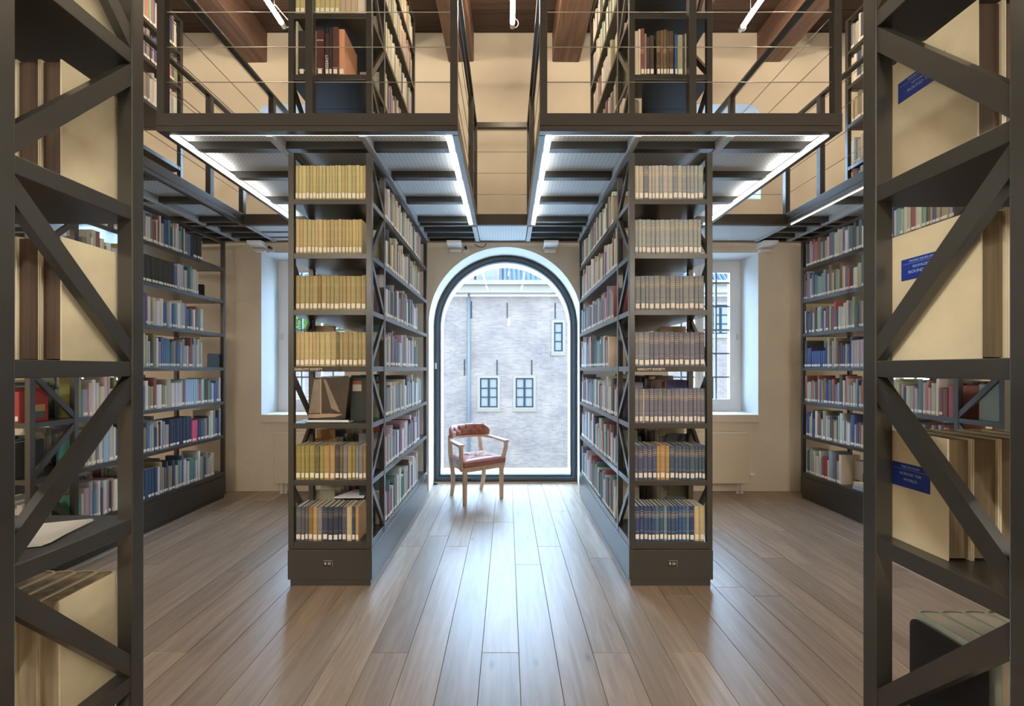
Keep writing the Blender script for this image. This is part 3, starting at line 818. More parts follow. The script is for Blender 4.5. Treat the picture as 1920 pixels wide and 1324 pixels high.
def series(rows, x0, x1, side, gold, seed, fills):
    rnd = random.Random(seed)
    for ri, row in enumerate(rows):
        if not row: continue
        cols = [c for n, c in row for _ in range(n)]
        n = len(cols)
        a, b = x0 + PT + .003, x1 - PT - .003
        a += fills[ri][0]; b -= fills[ri][1]
        ws = [rnd.uniform(.7, 1.3) for _ in cols]
        if side == 'right' and ri == 4: ws[2] = .35
        tot = sum(ws); ws = [w / tot * (b - a) for w in ws]
        x = a; z = shelf_top(ri)
        for k, (c, w) in enumerate(zip(cols, ws)):
            h = .2215 + rnd.uniform(-.002, .002)
            if side == 'right' and ri == 6: h = .226 + rnd.uniform(-.001, .001)
            col = vary(c, .13, rnd)
            lab = '%s cloth volume, %s from left, %s shelf, end of %s centre bookcase' % (cname(col), ORD[k], SHN[ri], side)
            full_book('series_volume', w - .0012, .15, h, col, (x + w / 2, NEAR + .012 + rnd.uniform(0, .004), z), 0, lab,
                      'matching series volumes, %s shelf end of the %s centre bookcase' % (SHN[ri], side), gold, sticker_z=.012 + rnd.uniform(-.002, .003))
            x += w
series(LROWS, XA0, XA1, 'left', 2, 11, [(0, .004), (0, .028), (0, .002), (0, .002), (0, 0), (0, .0), (0, .05)])
series(RROWS, XB0, XB1, 'right', 1, 12, [(0, .012), (0, .026), (0, .008), (0, .004), (0, .0), (0, .002), (0, .006)])

# upper end shelves
def custom_row(items, z, x0, yfront, where, d=.15):
    x = x0
    for k, (w, h, c, kind) in enumerate(items):
        if c is None: x += w; continue
        lab = '%s %s book, %s from left on the %s' % ('tall' if h > .26 else 'upright', cname(c), ORD[k], where)
        o = full_book('book', w - .001, kind.get('d', d), h, c, (x + w / 2, yfront, z), 0, lab, 'books on the ' + where, kind.get('gold', 0), stick=kind.get('st', True))
        if 'text' in kind:
            t = text_mesh('spine_lettering', kind['text'], kind.get('ts', .024), kind.get('tm', LETTER), o, (kind.get('tx', .009), -.0012, kind.get('tz', .03)), rot=(math.radians(90), math.radians(-90), 0))
        if kind.get('lines'):
            m = MB()
            for zz in kind['lines']: m.box(-w * .4, -.0008, zz, w * .4, .001, zz + .0016)
            m.build('gilt_band', LETTER, o, loc=(0, 0, 0))
        x += w
MAR, BRN, DKB = (.075, .025, .022), (.085, .05, .035), (.03, .024, .02)
zA = UPLV[0] + .0175
custom_row([(.016, .35, (.55, .52, .40), {'st': False}), (.05, .29, DKB, {'lines': [.03, .035]}), (.055, .30, DKB, {}), (.012, .29, (.6, .55, .42), {'st': False}),
            (.052, .293, MAR, {'lines': [.225, .23, .045]}), (.006, .2, None, {}), (.026, .277, (.06, .03, .028), {'text': 'ESSAYT', 'ts': .027, 'st': True, 'tz': .045}), (.020, .31, (.03, .027, .02), {}),
            (.042, .315, (.10, .045, .04), {'lines': [.05]}), (.038, .30, (.62, .30, .17), {'d': .22})], zA, XA0 + PT + .005, NEAR + .012, 'lower shelf end of left upper bookcase')
zB = UPLV[1] + .0175
custom_row([(.032, .29, (.50, .46, .22), {})] * 9 + [(.036, .29, (.48, .38, .27), {'st': False})] * 3 + [(.006, .29, (.6, .5, .4), {'st': False}), (.05, .29, (.62, .56, .42), {'st': False})], zB, XA0 + PT + .003, NEAR + .012, 'upper shelf end of left upper bookcase')
custom_row([(.024, .288, (.62, .55, .42), {'st': False}), (.016, .30, (.62, .55, .42), {'st': False}), (.024, .305, (.20, .07, .05), {'gold': 1}), (.014, .272, (.22, .21, .20), {}), (.021, .25, (.07, .035, .03), {}), (.028, .26, (.06, .045, .035), {}),
            (.016, .2, None, {}), (.025, .29, (.09, .07, .04), {'gold': 1}), (.018, .293, (.22, .10, .07), {}), (.023, .298, (.13, .12, .05), {'gold': 1}), (.014, .29, (.12, .08, .06), {}), (.031, .288, (.10, .055, .04), {'gold': 2}),
            (.006, .1, None, {}), (.018, .268, (.05, .11, .24), {}), (.036, .264, (.33, .33, .22), {}), (.012, .27, (.07, .06, .05), {'st': False}), (.012, .27, (.42, .42, .30), {'st': False})], zA, XB0 + PT + .002, NEAR + .012, 'lower shelf end of right upper bookcase')

# ---- mixed rows on the aisle faces
PAL = {
 'warm': [(.58, .50, .38), (.62, .56, .45), (.60, .50, .36), (.45, .33, .22), (.30, .22, .16), (.55, .52, .48), (.12, .10, .09), (.52, .45, .40), (.15, .17, .20), (.38, .36, .22), (.40, .16, .12), (.05, .06, .18), (.28, .34, .24), (.6, .56, .5), (.58, .54, .46), (.35, .3, .27), (.64, .60, .52)],
 'cool': [(.62, .64, .66), (.45, .52, .58), (.12, .20, .32), (.60, .56, .50), (.16, .26, .28), (.70, .70, .70), (.25, .30, .34), (.42, .38, .50), (.05, .07, .14), (.35, .08, .09), (.30, .42, .40), (.08, .22, .28), (.56, .50, .42), (.10, .08, .07)],
 'left': [(.60, .58, .52), (.10, .16, .30), (.50, .46, .38), (.05, .06, .10), (.28, .09, .08), (.62, .60, .55), (.45, .44, .42), (.30, .34, .40), (.10, .28, .26), (.35, .42, .50), (.48, .36, .36), (.24, .20, .15), (.62, .60, .60), (.04, .10, .28), (.30, .28, .10)],
 'right': [(.60, .50, .38), (.58, .55, .45), (.35, .38, .24), (.12, .16, .24), (.50, .32, .28), (.28, .36, .40), (.10, .10, .09), (.62, .60, .55), (.42, .12, .10), (.40, .45, .30), (.20, .14, .10), (.05, .09, .25)],
}
MIX = []       # every book of the aisle faces
def mix_row(case, side, facex, y0, y1, z, ri, pal, rnd, sets=(), hmax=.30, wr=(.010, .036), tall=.2):
    """side +1: spines look towards +X ; -1 towards -X"""
    y = y0; k = 0
    queue = []
    for n, c, w, h, start in sets: queue.append([start, n, c, w, h])
    while y < y1:
        run = None
        for q in queue:
            if y >= q[0] and q[1] > 0: run = q
        if run:
            w = run[3] * rnd.uniform(.9, 1.1); h = run[4] + rnd.uniform(-.001, .001); c = vary(run[2], .06, rnd); run[1] -= 1; dd = .15
        else:
            w = rnd.uniform(*wr) if rnd.random() < .85 else rnd.uniform(.036, .05)
            h = rnd.uniform(.195, .262) if rnd.random() > tall else rnd.uniform(.262, hmax)
            c = rnd.choice(PAL[pal]); g_l = sum(c) / 3
            c = vary(tuple(v * .78 + g_l * .22 for v in c), .18, rnd); dd = rnd.uniform(.13, .19)
            if rnd.random() < .025: y += rnd.uniform(.005, .012)
        if y + w > y1: break
        MIX.append(dict(case=case, side=side, x=facex - side * (.010 + rnd.uniform(0, .008)), y=y + w / 2, z=z, w=w - .001, d=dd, h=h, c=c, ri=ri, k=k,
                        st=rnd.random() < .85, lean=rnd.gauss(0, .006)))
        y += w; k += 1
RR = random.Random(21)
INN = NEAR + .298 + .004
ends_A = [4.19, 4.12, 4.02, 4.02, 4.18, 4.1, 4.05]
for ri in range(7):
    warm = 'warm' if ri < 2 else 'cool'
    hm = .30 if ri else .26
    mix_row('A', 1, XA1, INN, ends_A[ri], shelf_top(ri), ri, warm, RR, hmax=hm)
    mix_row('A', -1, XA0, INN, 4.25, shelf_top(ri), ri, 'warm', RR, hmax=hm)
    st_b = INN + (.14, .03, .16, .30, .0, .02, .1)[ri]
    mix_row('B', -1, XB0, st_b, 4.37, shelf_top(ri), ri, warm, RR, hmax=hm)
    mix_row('B', 1, XB1, INN, 4.3, shelf_top(ri), ri, 'warm', RR, hmax=hm)
BKG = (.035, .035, .03); 
csets = [[(5, BKG, .028, .235, 3.93)], [(11, BKG, .030, .235, 3.42), (3, (.42, .40, .55), .022, .24, 3.76)], [], [(2, (.10, .22, .45), .022, .26, 3.62)],
         [(5, (.62, .62, .68), .024, .22, 3.72), (6, (.35, .50, .68), .026, .25, 3.88)], [(7, (.03, .045, .09), .036, .255, 3.66), (3, (.70, .10, .25), .026, .21, 3.95)], [(5, (.04, .08, .15), .034, .25, 3.4)]]
cend = [4.12, 4.08, 4.13, 4.10, 4.37, 4.37, 4.28]
dsets = [[], [(2, (.45, .06, .05), .028, .25, 3.5)], [], [(13, (.50, .42, .42), .029, .25, 3.4), (6, (.06, .12, .28), .03, .17, 4.1)], [], [], [(2, (.28, .05, .04), .034, .22, 4.06)]]
dend = [4.39, 4.39, 4.39, 4.39, 4.39, 4.39, 4.37]
for ri in range(7):
    hm = .30 if ri else .27
    mix_row('C', 1, XC1, INN, cend[ri], shelf_top(ri), ri, 'left', RR, csets[ri], hmax=hm)
    mix_row('D', -1, XD0, INN if ri < 6 else 3.9, dend[ri], shelf_top(ri), ri, 'right', RR, dsets[ri], hmax=hm)
    if ri > 2:
        mix_row('C', -1, XC0, INN, 4.0, shelf_top(ri), ri, 'left', RR, hmax=hm)
        mix_row('D', 1, XD1, INN, 4.0, shelf_top(ri), ri, 'right', RR, hmax=hm)
utops = [DZ + .032 + .012] + [z + .017 for z in UPLV]
for ri in range(5):
    hm = .29
    z = utops[ri] + .001
    mix_row('G', 1, XA1, INN, 3.80, z, 10 + ri, 'warm', RR, hmax=hm, tall=.1)
    mix_row('H', -1, XB0, 3.12 if ri == 2 else INN, 3.80, z, 10 + ri, 'warm', RR, hmax=hm, tall=.1)
    if ri != 1: mix_row('I', 1, XC1, INN, 3.80 if ri else 3.45, z, 10 + ri, 'warm', RR, hmax=hm, tall=.1)
    mix_row('J', -1, XD0, INN, 3.80, z, 10 + ri, 'warm', RR, hmax=hm, tall=.1)
# books of the end bays of the far cases, spines towards the camera
CN = {'A': 'left centre bookcase', 'B': 'right centre bookcase', 'C': 'far left bookcase', 'D': 'far right bookcase', 'G': 'left upper bookcase', 'H': 'right upper bookcase',
      'I': 'far left upper bookcase', 'J': 'far right upper bookcase'}
def score(b):
    if b['case'] in 'AB' and ((b['case'] == 'A') != (b['side'] > 0)): return -1
    if b['case'] in 'CD' and ((b['case'] == 'C') != (b['side'] > 0)): return -1
    xs = [951 + F * b['x'] / (b['y'] + q * b['w'] / 2) for q in (-1, 1)]
    zb = 692 - F * (b['z'] - CAMZ) / b['y']; zt = 692 - F * (b['z'] + b['h'] - CAMZ) / b['y']
    if zb < 5: return -1
    a = abs(xs[1] - xs[0]) * (zb - max(zt, 0))
    xc = (xs[0] + xs[1]) / 2
    if xc < 272 or xc > 1616: a *= .12
    if b['ri'] >= 10 and zb > 212: a *= .2
    return a
order = sorted(range(len(MIX)), key=lambda i: -score(MIX[i]))
chosen = set(order[:215])
rowidx = {}
def single_book(b):
    """cover, pages and sticker of one small book as mesh data (3 materials)"""
    c, p = book_parts(b['w'], b['d'], b['h'])
    m = MB(); m.add(c.v, c.f, 0); m.add(p.v, p.f, 1)
    if b['st']: s = sticker_part(b['w'], .010, .022, b['w'] * .75); m.add(s.v, s.f, 2)
    return m
rest = MB(); rmats = [PAGES, STICKER]; rkey = {}
UPN = {10: 'bottom', 11: 'second lowest', 12: 'middle', 13: 'fourth', 14: 'top'}
cnt = {}
for i, b in enumerate(MIX):
    rz = math.radians(90) * b['side']
    if i in chosen:
        key = (b['case'], b['side'], b['ri']); cnt[key] = cnt.get(key, 0) + 1
        shn = SHN[b['ri']] if b['ri'] < 10 else UPN[b['ri']]
        m = single_book(b)
        o = m.build('book', [cloth(b['c']), PAGES, STICKER], loc=(b['x'], b['y'], b['z']), rotz=rz, fix=True)
        o.rotation_euler.x = 0
        lab = '%s book, %s from near end, %s shelf, aisle side of %s' % (cname(b['c']), ORD[b['k']], shn, CN[b['case']])
        tag(o, lab, 'book', 'mixed books, %s shelf of the %s' % (shn, CN[b['case']]))
    else:
        m = single_book(b)
        q = tuple(round(v * 9) / 9 if v > .1 else round(v * 30) / 30 for v in b['c'])
        if q not in rkey: rkey[q] = len(rmats); rmats.append(cloth(tuple(max(.01, v) for v in q)))
        mi = rkey[q]
        cs, sn = math.cos(rz), math.sin(rz)
        vs = [(b['x'] + x * cs - y * sn, b['y'] + x * sn + y * cs, b['z'] + z) for x, y, z in m.v]
        o0 = len(rest.v); rest.v += vs; rest.f += [tuple(a + o0 for a in f) for f in m.f]
        rest.m += [(mi, 0, 1)[t] for t in m.m]
ro = rest.build('shelved_books', rmats)
tag(ro, 'the many small books further along and behind on the shelves', 'books', kind='stuff')

# books of the end bays of the outer cases (spines towards the camera)
def end_row(x0, x1, yf, z, n, pal, where, rnd, hr=(.2, .27), cols=None):
    x = x0
    for k in range(n):
        w = rnd.uniform(.022, .05)
        if x + w > x1: break
        c = vary(cols[k % len(cols)] if cols else rnd.choice(PAL[pal]), .1, rnd)
        full_book('book', w - .001, .17, rnd.uniform(*hr), c, (x + w / 2, yf, z), 0, '%s book, %s from left on the %s' % (cname(c), ORD[k], where), 'books on the ' + where, 0)
        last = (_last[0], w)
        x += w
    return last
re_ = random.Random(5)
_rb, _rw = end_row(XC1 - .42, XC1 - .06, NEAR + .014, shelf_top(4), 10, 'left', 'fifth shelf end of far left bookcase', re_, (.2, .235), [(.35, .05, .04)])
end_row(XC1 - .46, XC1 - .06, NEAR + .014, shelf_top(5), 10, 'left', 'sixth shelf end of far left bookcase', re_, (.22, .26), [(.03, .03, .03)])
end_row(XC1 - .46, XC1 - .06, NEAR + .014, shelf_top(6), 12, 'left', 'bottom shelf end of far left bookcase', re_)
end_row(XD0 + .05, XD0 + .45, NEAR + .014, shelf_top(4), 12, 'cool', 'fifth shelf end of far right bookcase', re_)
end_row(XD0 + .05, XD0 + .4, NEAR + .014, shelf_top(3), 12, 'right', 'fourth shelf end of far right bookcase', re_)
end_row(XD0 + .05, XD0 + .4, NEAR + .014, shelf_top(2), 12, 'right', 'third shelf end of far right bookcase', re_)

_e = _rw / 2 - .0005
MB().box(_e, .04, .02, _e + .0006, .15, .065).build('cover_picture', mat('painted_water', (.10, .13, .11, 1), .5), _rb, loc=(0, 0, 0))
MB().box(_e, .04, .065, _e + .0006, .15, .11).build('cover_picture', mat('painted_sky', (.45, .33, .16, 1), .5), _rb, loc=(0, 0, 0))

# ---------------------------------------------------------------- near bookcases: parchment volumes
PARCH, PARD = (.60, .52, .36), (.10, .06, .035)
PARM = mat('parchment', (.60, .53, .37, 1), .6, noise=(14, .10, (1, 1, 1)))
BRM = mat('brown_fore_edge', (.085, .05, .03, 1), .8, noise=(90, .35, (1, .05, .02)))
BRM2 = mat('ochre_fore_edge', (.17, .125, .07, 1), .8, noise=(90, .3, (1, .05, .02)))
BLUELAB = mat('blue_label', (.006, .03, .26, 1), .5)
LIGHTBLUE = mat('pale_print', (.25, .35, .62, 1), .6)
def near_books(x_first, direction, yspine, d, h, ws, z, shelf, side, pm, cm, lab=None):
    """volumes standing with their spines to +Y; first one next to the aisle"""
    x = x_first
    for k, w in enumerate(ws):
        xc = x + direction * w / 2
        c, p = book_parts(w - .001, d, h)
        o = c.build('parchment_volume', cm, loc=(xc, yspine, z), fix=True); o.rotation_euler.z = math.pi; o['_w'] = [0, 0, 0]; recalc(o)
        tag(o, 'parchment bound volume, %s from aisle, %s shelf of %s near bookcase' % (ORD[k], shelf, side), 'book', 'parchment volumes on the %s shelf, %s near bookcase' % (shelf, side))
        recalc(p.build('page_block', pm, o, loc=(0, 0, 0)))
        if k == 0 and lab:
            ly0, ly1, lz0, lz1, lines = lab
            xs = x_first - direction * .0006
            lb = MB().box(min(xs, x_first + direction * .0004), ly0, lz0, max(xs, x_first + direction * .0004), ly1, lz1)
            # into the book's own frame (turned by 180 degrees)
            lb.v = [(-(a - xc), -(b_ - yspine), c_ - z) for a, b_, c_ in lb.v]
            l_ = lb.build('cover_label', BLUELAB, o, loc=(0, 0, 0))
            m = MB(); H = lz1 - lz0
            xq = x_first - direction * .0008
            m.box(min(xq, xs), ly0 + .002, lz1 - H * .25, max(xq, xs), ly1 - .002, lz1 - H * .25 + .0006)
            m.v = [(-(a - xc), -(b_ - yspine), c_ - z) for a, b_, c_ in m.v]
            m.build('printed_rule', LIGHTBLUE, l_, loc=(0, 0, 0))
            for j, (tx, sz) in enumerate(lines):
                zz = lz1 - H * (.18, .48, .72, .93)[j]
                t = text_mesh('lettering', tx, sz, LIGHTBLUE, o, (0, 0, 0), rot=(math.radians(90), 0, math.radians(90)), align='CENTER', thick=.0002)
                t.location = (-(x_first - direction * .0009 - xc), -((ly0 + ly1) / 2 - yspine), zz - z)
                t.parent = l_
        x += direction * w
SL = [shelf_top(i) for i in range(7)]
NW = [.046, .050, .047, .052, .045, .05, .047, .046]
near_books(XE1 - .048, -1, .958, .125, .25, NW[:7], SL[0], 'top', 'left', BRM, PARM)
near_books(XE1 - .045, -1, .958, .125, .248, NW[1:8], SL[1], 'second', 'left', BRM, PARM)
near_books(XE1 - .043, -1, .958, .125, .255, NW[:7], SL[2], 'third', 'left', BRM, PARM)
near_books(XE1 - .043, -1, .958, .125, .255, NW[:7], SL[3], 'fourth', 'left', BRM, PARM)
near_books(XE1 - .043, -1, .955, .125, .242, NW[:7], SL[5], 'sixth', 'left', PAGESD, PARM)
near_books(XE1 - .043, -1, .955, .125, .242, NW[:6], SL[6], 'bottom', 'left', PAGESD, PARM)
TX = [('WORKS ISSUED BY', .0055), ('VOYAGES', .0075), ('ROUND THE', .0085)]
near_books(XF0 + .036, 1, .856, .165, .248, NW[:7], SL[1], 'second', 'right', BRM2, PARM)
near_books(XF0 + .036, 1, .856, .165, .248, NW[:7], SL[2], 'third', 'right', BRM, PARM, (.742, .830, CAMZ + .542, CAMZ + .583, TX))
near_books(XF0 + .036, 1, .856, .170, .255, NW[:7], SL[3], 'fourth', 'right', BRM2, PARM, (.745, .823, CAMZ + .178, CAMZ + .220, TX))
near_books(XF0 + .036, 1, .856, .118, .222, NW[:5], SL[4], 'fifth', 'right', BRM2, PARM, (.768, .842, CAMZ - .238, CAMZ - .190, [('THE VOYAGE', .006), ('ACROSS THE', .0075), ('WORLD', .0075)]))
near_books(XF0 + .095, 1, .856, .150, .208, NW[:6], SL[5], 'sixth', 'right', PAGES, cloth((.42, .46, .38)), None)
o = MB().box(1.055, .70, SL[4], 1.24, .83, SL[4] + .262).build('storage_box', mat('cream_board', (.62, .57, .44, 1), .7), loc=(1.1475, .765, SL[4]), bevel=.002)
tag(o, 'cream archive box behind the parchment books in the right near bookcase', 'box')
def bookend(x0, y0, z0, h, w, along, label, m=BLACK, foot=1):
    """upright plate with rounded top corners and a foot"""
    r = .018; pts = [(-w / 2, 0), (w / 2, 0)]
    for k in range(5): a = k / 4 * math.pi / 2; pts.append((w / 2 - r + r * math.cos(a), h - r + r * math.sin(a)))
    for k in range(5): a = math.pi / 2 + k / 4 * math.pi / 2; pts.append((-w / 2 + r + r * math.cos(a), h - r + r * math.sin(a)))
    mb = MB()
    if along == 'y':
        mb.prism([(p[0], p[1]) for p in pts], 0, -.001, .001); mb.box(-.001, -w / 2, 0, .001 + .08 * foot, w / 2, .0016)
    else:
        mb.prism(pts, 1, -.001, .001); mb.box(-w / 2, -.001, 0, w / 2, .08 * foot, .0016)
    o = mb.build('bookend', m, loc=(x0, y0, z0 + .0005), fix=True); recalc(o)
    return tag(o, label, 'bookend', 'black steel bookends')
bookend(XF0 + .080, .78, SL[5], .20, .14, 'y', 'black steel bookend against pale books, lower right near bookcase', foot=-.3)
bookend(XC1 - .03, 4.29, SL[3], .145, .20, 'y', 'wide black bookend at the far end, far left bookcase fourth shelf', foot=-.5)
bookend(XC1 - .10, 4.145, SL[1], .12, .15, 'x', 'black bookend after the last book, far left bookcase second shelf', foot=-.1)
bookend(XD0 + .09, 3.66, SL[6], .155, .18, 'y', 'black bookend over the lying books, far right bookcase bottom shelf', foot=.5)
# loose sheets on the shelf of the left near bookcase
o = MB()
for q in range(3):
    a = .05 * q
    c = Vector((-1.03, .84, SL[4] + .001 + .0007 * q))
    u = Vector((math.cos(.25 + a), math.sin(.25 + a), 0)) * .10; v_ = Vector((-math.sin(.25 + a), math.cos(.25 + a), 0)) * .07
    o.add([c - u - v_, c + u - v_, c + u + v_, c - u + v_, *[p + Vector((0, 0, .0006)) for p in (c - u - v_, c + u - v_, c + u + v_, c - u + v_)]],
          [(0, 3, 2, 1), (4, 5, 6, 7), (0, 1, 5, 4), (1, 2, 6, 5), (2, 3, 7, 6), (3, 0, 4, 7)])
o = o.build('paper_sheets', mat('white_paper', (.85, .84, .80, 1), .7), loc=(-1.03, .84, SL[4]))
tag(o, 'loose white sheets lying on the fifth shelf of the left near bookcase', 'paper')

# ---------------------------------------------------------------- display shelf with the sailing boat book
z5 = shelf_top(4)
db = empty('display_book', (-1.15, 2.70, z5), 'large dark book with a sailing boat cover, standing on display, left centre bookcase', 'book')
PHOTO = mat('brown_cover_photo', (.055, .038, .025, 1), .4, noise=(6, .35, (1, 1, 1)))
SAIL = mat('sail_print', (.26, .21, .16, 1), .5, noise=(9, .25, (1, 1, 1)))
HULL = mat('hull_print', (.42, .30, .20, 1), .5)
def dq(pts, y, th=.0006):
    P = [PX(a, b, y) for a, b in pts]
    vs = [(p[0], y, p[2]) for p in P] + [(p[0], y + th, p[2]) for p in P]; n = len(P)
    return vs, [tuple(range(n)), tuple(range(2 * n - 1, n - 1, -1))] + [(i, (i + 1) % n, (i + 1) % n + n, i + n) for i in range(n)]
cv = MB(); cv.add(*dq([(577, 785.5), (588, 708), (656, 708), (647, 785.5)], 2.70, .022)); c_ = cv.build('cover', PHOTO, db); recalc(c_); c_['_w'] = db['_w']
m = MB(); m.add(*dq([(578.5, 775), (589, 712), (600, 710), (601, 774)], 2.6990)); recalc(m.build('sail_picture', SAIL, c_, loc=(-db['_w'][0], -db['_w'][1], -db['_w'][2])))
m = MB(); m.add(*dq([(606, 710), (612, 714), (638, 774), (621, 766)], 2.6990)); recalc(m.build('sail_picture', SAIL, c_, loc=(-db['_w'][0], -db['_w'][1], -db['_w'][2])))
m = MB(); m.add(*dq([(578, 777), (618, 775.5), (643, 777), (628, 782), (590, 784), (578, 784)], 2.6988))
m.add(*dq([(600, 710), (602.5, 710), (602.8, 776), (600.5, 776)], 2.6988)); recalc(m.build('hull_picture', HULL, c_, loc=(-db['_w'][0], -db['_w'][1], -db['_w'][2])))
st = MB().box(-1.30, 2.63, z5, -1.03, 2.72, z5 + .004).box(-1.30, 2.63, z5, -1.03, 2.634, z5 + .018).build('display_stand', mat('clear_acrylic', (.75, .85, .92, 1), .15), loc=(-1.165, 2.67, z5))
tag(st, 'low clear display stand under the sailing boat book', 'stand')
o = MB().box(-1.06, 2.74, z5, -.925, 2.775, z5 + .30).build('display_book', cloth((.022, .03, .026)), loc=(-.99, 2.757, z5), bevel=.002)
tag(o, 'dark green upright book beside the sailing boat book', 'book'); o['_w'] = [-.99, 2.757, z5]
MB().box(-1.045, 2.739, z5 + .245, -.985, 2.7395, z5 + .27).build('cover_label', mat('red_paper', (.25, .06, .045, 1), .6), o)
MB().box(-1.045, 2.739, z5 + .20, -.985, 2.7395, z5 + .245).build('cover_label', mat('buff_paper', (.40, .36, .30, 1), .6), o)
z7 = shelf_top(6)
# white booklet leaning at the back of the bottom end shelf
bk = MB(); bk.add([(-1.19, 2.80, z7 + .262), (-.985, 2.80, z7 + .262), (-.985, 2.885, z7 + .29), (-1.08, 2.885, z7 + .29), (-1.19, 2.80, z7 + .268), (-.985, 2.80, z7 + .268), (-.985, 2.885, z7 + .296), (-1.08, 2.885, z7 + .296)],
                  [(0, 3, 2, 1), (4, 5, 6, 7), (0, 1, 5, 4), (1, 2, 6, 5), (2, 3, 7, 6), (3, 0, 4, 7)])
bk.v = [(x, y - .02, z - .034) for x, y, z in bk.v]
o = bk.build('booklet', mat('lilac_white_paper', (.72, .72, .84, 1), .5), loc=(-1.1, 2.85, z7 + .23))
tag(o, 'white booklet lying on top of the bottom row, left centre bookcase', 'booklet')
o = MB().box(XA1 - .15, 2.80, z7, XA1 - .06, 2.86, z7 + .31).build('book', cloth((.02, .035, .035)), loc=(XA1 - .1, 2.83, z7)); tag(o, 'tall dark book behind the bottom row of the left centre bookcase', 'book')
# lying books of the far right case, bottom shelf
zD = SL[6]
o = MB().box(XD0 + .02, 3.48, zD, XD0 + .23, 3.78, zD + .032).build('book', cloth((.25, .33, .38)), loc=(XD0 + .12, 3.63, zD), bevel=.003); tag(o, 'grey blue book lying flat at the bottom of the far right bookcase', 'book')
o = MB().box(XD0 + .02, 3.50, zD + .0325, XD0 + .20, 3.77, zD + .067).build('book', cloth((.52, .38, .25)), loc=(XD0 + .11, 3.63, zD + .0325), bevel=.003); tag(o, 'tan book lying on the grey blue one, far right bookcase', 'book')
o = MB().box(XD0 + .10, 3.60, zD + .068, XD0 + .28, 3.85, zD + .25).build('box_file', cloth((.36, .27, .19)), loc=(XD0 + .19, 3.72, zD + .068)); tag(o, 'brown box file at the bottom of the far right bookcase', 'box')
# arched cream bookends on the right upper case
def arch_end(x, y, z, w, h, label):
    t = .018; r = .03
    def loop(w, h, r):
        out = [(-w / 2, 0), (w / 2, 0)]
        for k in range(5): a = k / 4 * math.pi / 2; out.append((w / 2 - r + r * math.cos(a), h - r + r * math.sin(a)))
        for k in range(5): a = math.pi / 2 + k / 4 * math.pi / 2; out.append((-w / 2 + r + r * math.cos(a), h - r + r * math.sin(a)))
        return out
    o = shape2d('bookend', [(-w / 2, 0)] + [(-w / 2 + t, 0)] + list(reversed([(a, b) for a, b in loop(w - 2 * t, h - .05, .02)[2:]])) + [(w / 2 - t, 0), (w / 2, 0)] + loop(w, h, r)[2:], [], .10, mat('cream_plastic', (.68, .6, .46, 1), .5))
    o.location = (x, y, z); tag(o, label, 'bookend')
arch_end(XB0 + .075, 2.84, DZ + .046, .13, .30, 'cream arched bookend at the foot of the right upper bookcase')
arch_end(XB0 + .10, 3.05, UPLV[1] + .018, .12, .27, 'cream arched bookend higher up in the right upper bookcase')

# ---------------------------------------------------------------- wall fittings
def wall_box(px, socket, label):
    X, _, z = PX(px, 463, 4.6)
    r = empty('emergency_light', (X, 4.62, z), label, 'light fitting')
    m = MB().prism([(4.648, z + .045), (4.50, z + .045), (4.50, z + .02), (4.648, z - .02)], 0, X - .08, X + .08); recalc(m.build('housing', PLASTIC, r, bevel=.003))
    MB().box(X - .065, 4.60, z - .055, X + .065, 4.648, z - .022).build('diffuser', mat('cloudy_diffuser', (.75, .73, .68, 1), .3), r, bevel=.006)
    for dx in (-.05, .05): MB().sweep([(X + dx, 4.575, z + .045), (X + dx, 4.575, z + .072)], .012, .012, up=(0, 1, 0), n=8).build('bracket', STEEL, r)
    if socket:
        s = empty('wall_socket', (X + .125, 4.64, z - .03), 'white wall socket with black plug beside the %s light fitting' % socket, 'socket')
        so = MB().box(X + .09, 4.628, z - .055, X + .155, 4.648, z + .02).build('socket_plate', PLASTIC, s, bevel=.004)
        MB().sweep([(X + .122, 4.63, z - .01), (X + .122, 4.585, z - .008)], .032, .032, up=(0, 0, 1), n=12).build('plug', BLACK, s)
wall_box(853, 'left aisle', 'white light fitting under the gallery, just left above the arch')
wall_box(1032, None, 'white light fitting under the gallery, just right above the arch')
wall_box(486, 'outer left', 'white light fitting under the gallery above the left casement window')
wall_box(1436, None, 'white light fitting under the gallery above the right casement window')
cb = [PX(890, 458, 4.64), PX(896, 462, 4.63), PX(903, 464, 4.62), PX(909, 462, 4.63), PX(912, 456, 4.64)]
o = MB().sweep(cb, .008, .008, up=(0, 1, 0), n=6).build('cable', BLACK, loc=cb[0]); tag(o, 'short black cable sagging under the gallery above the arch', 'cable')

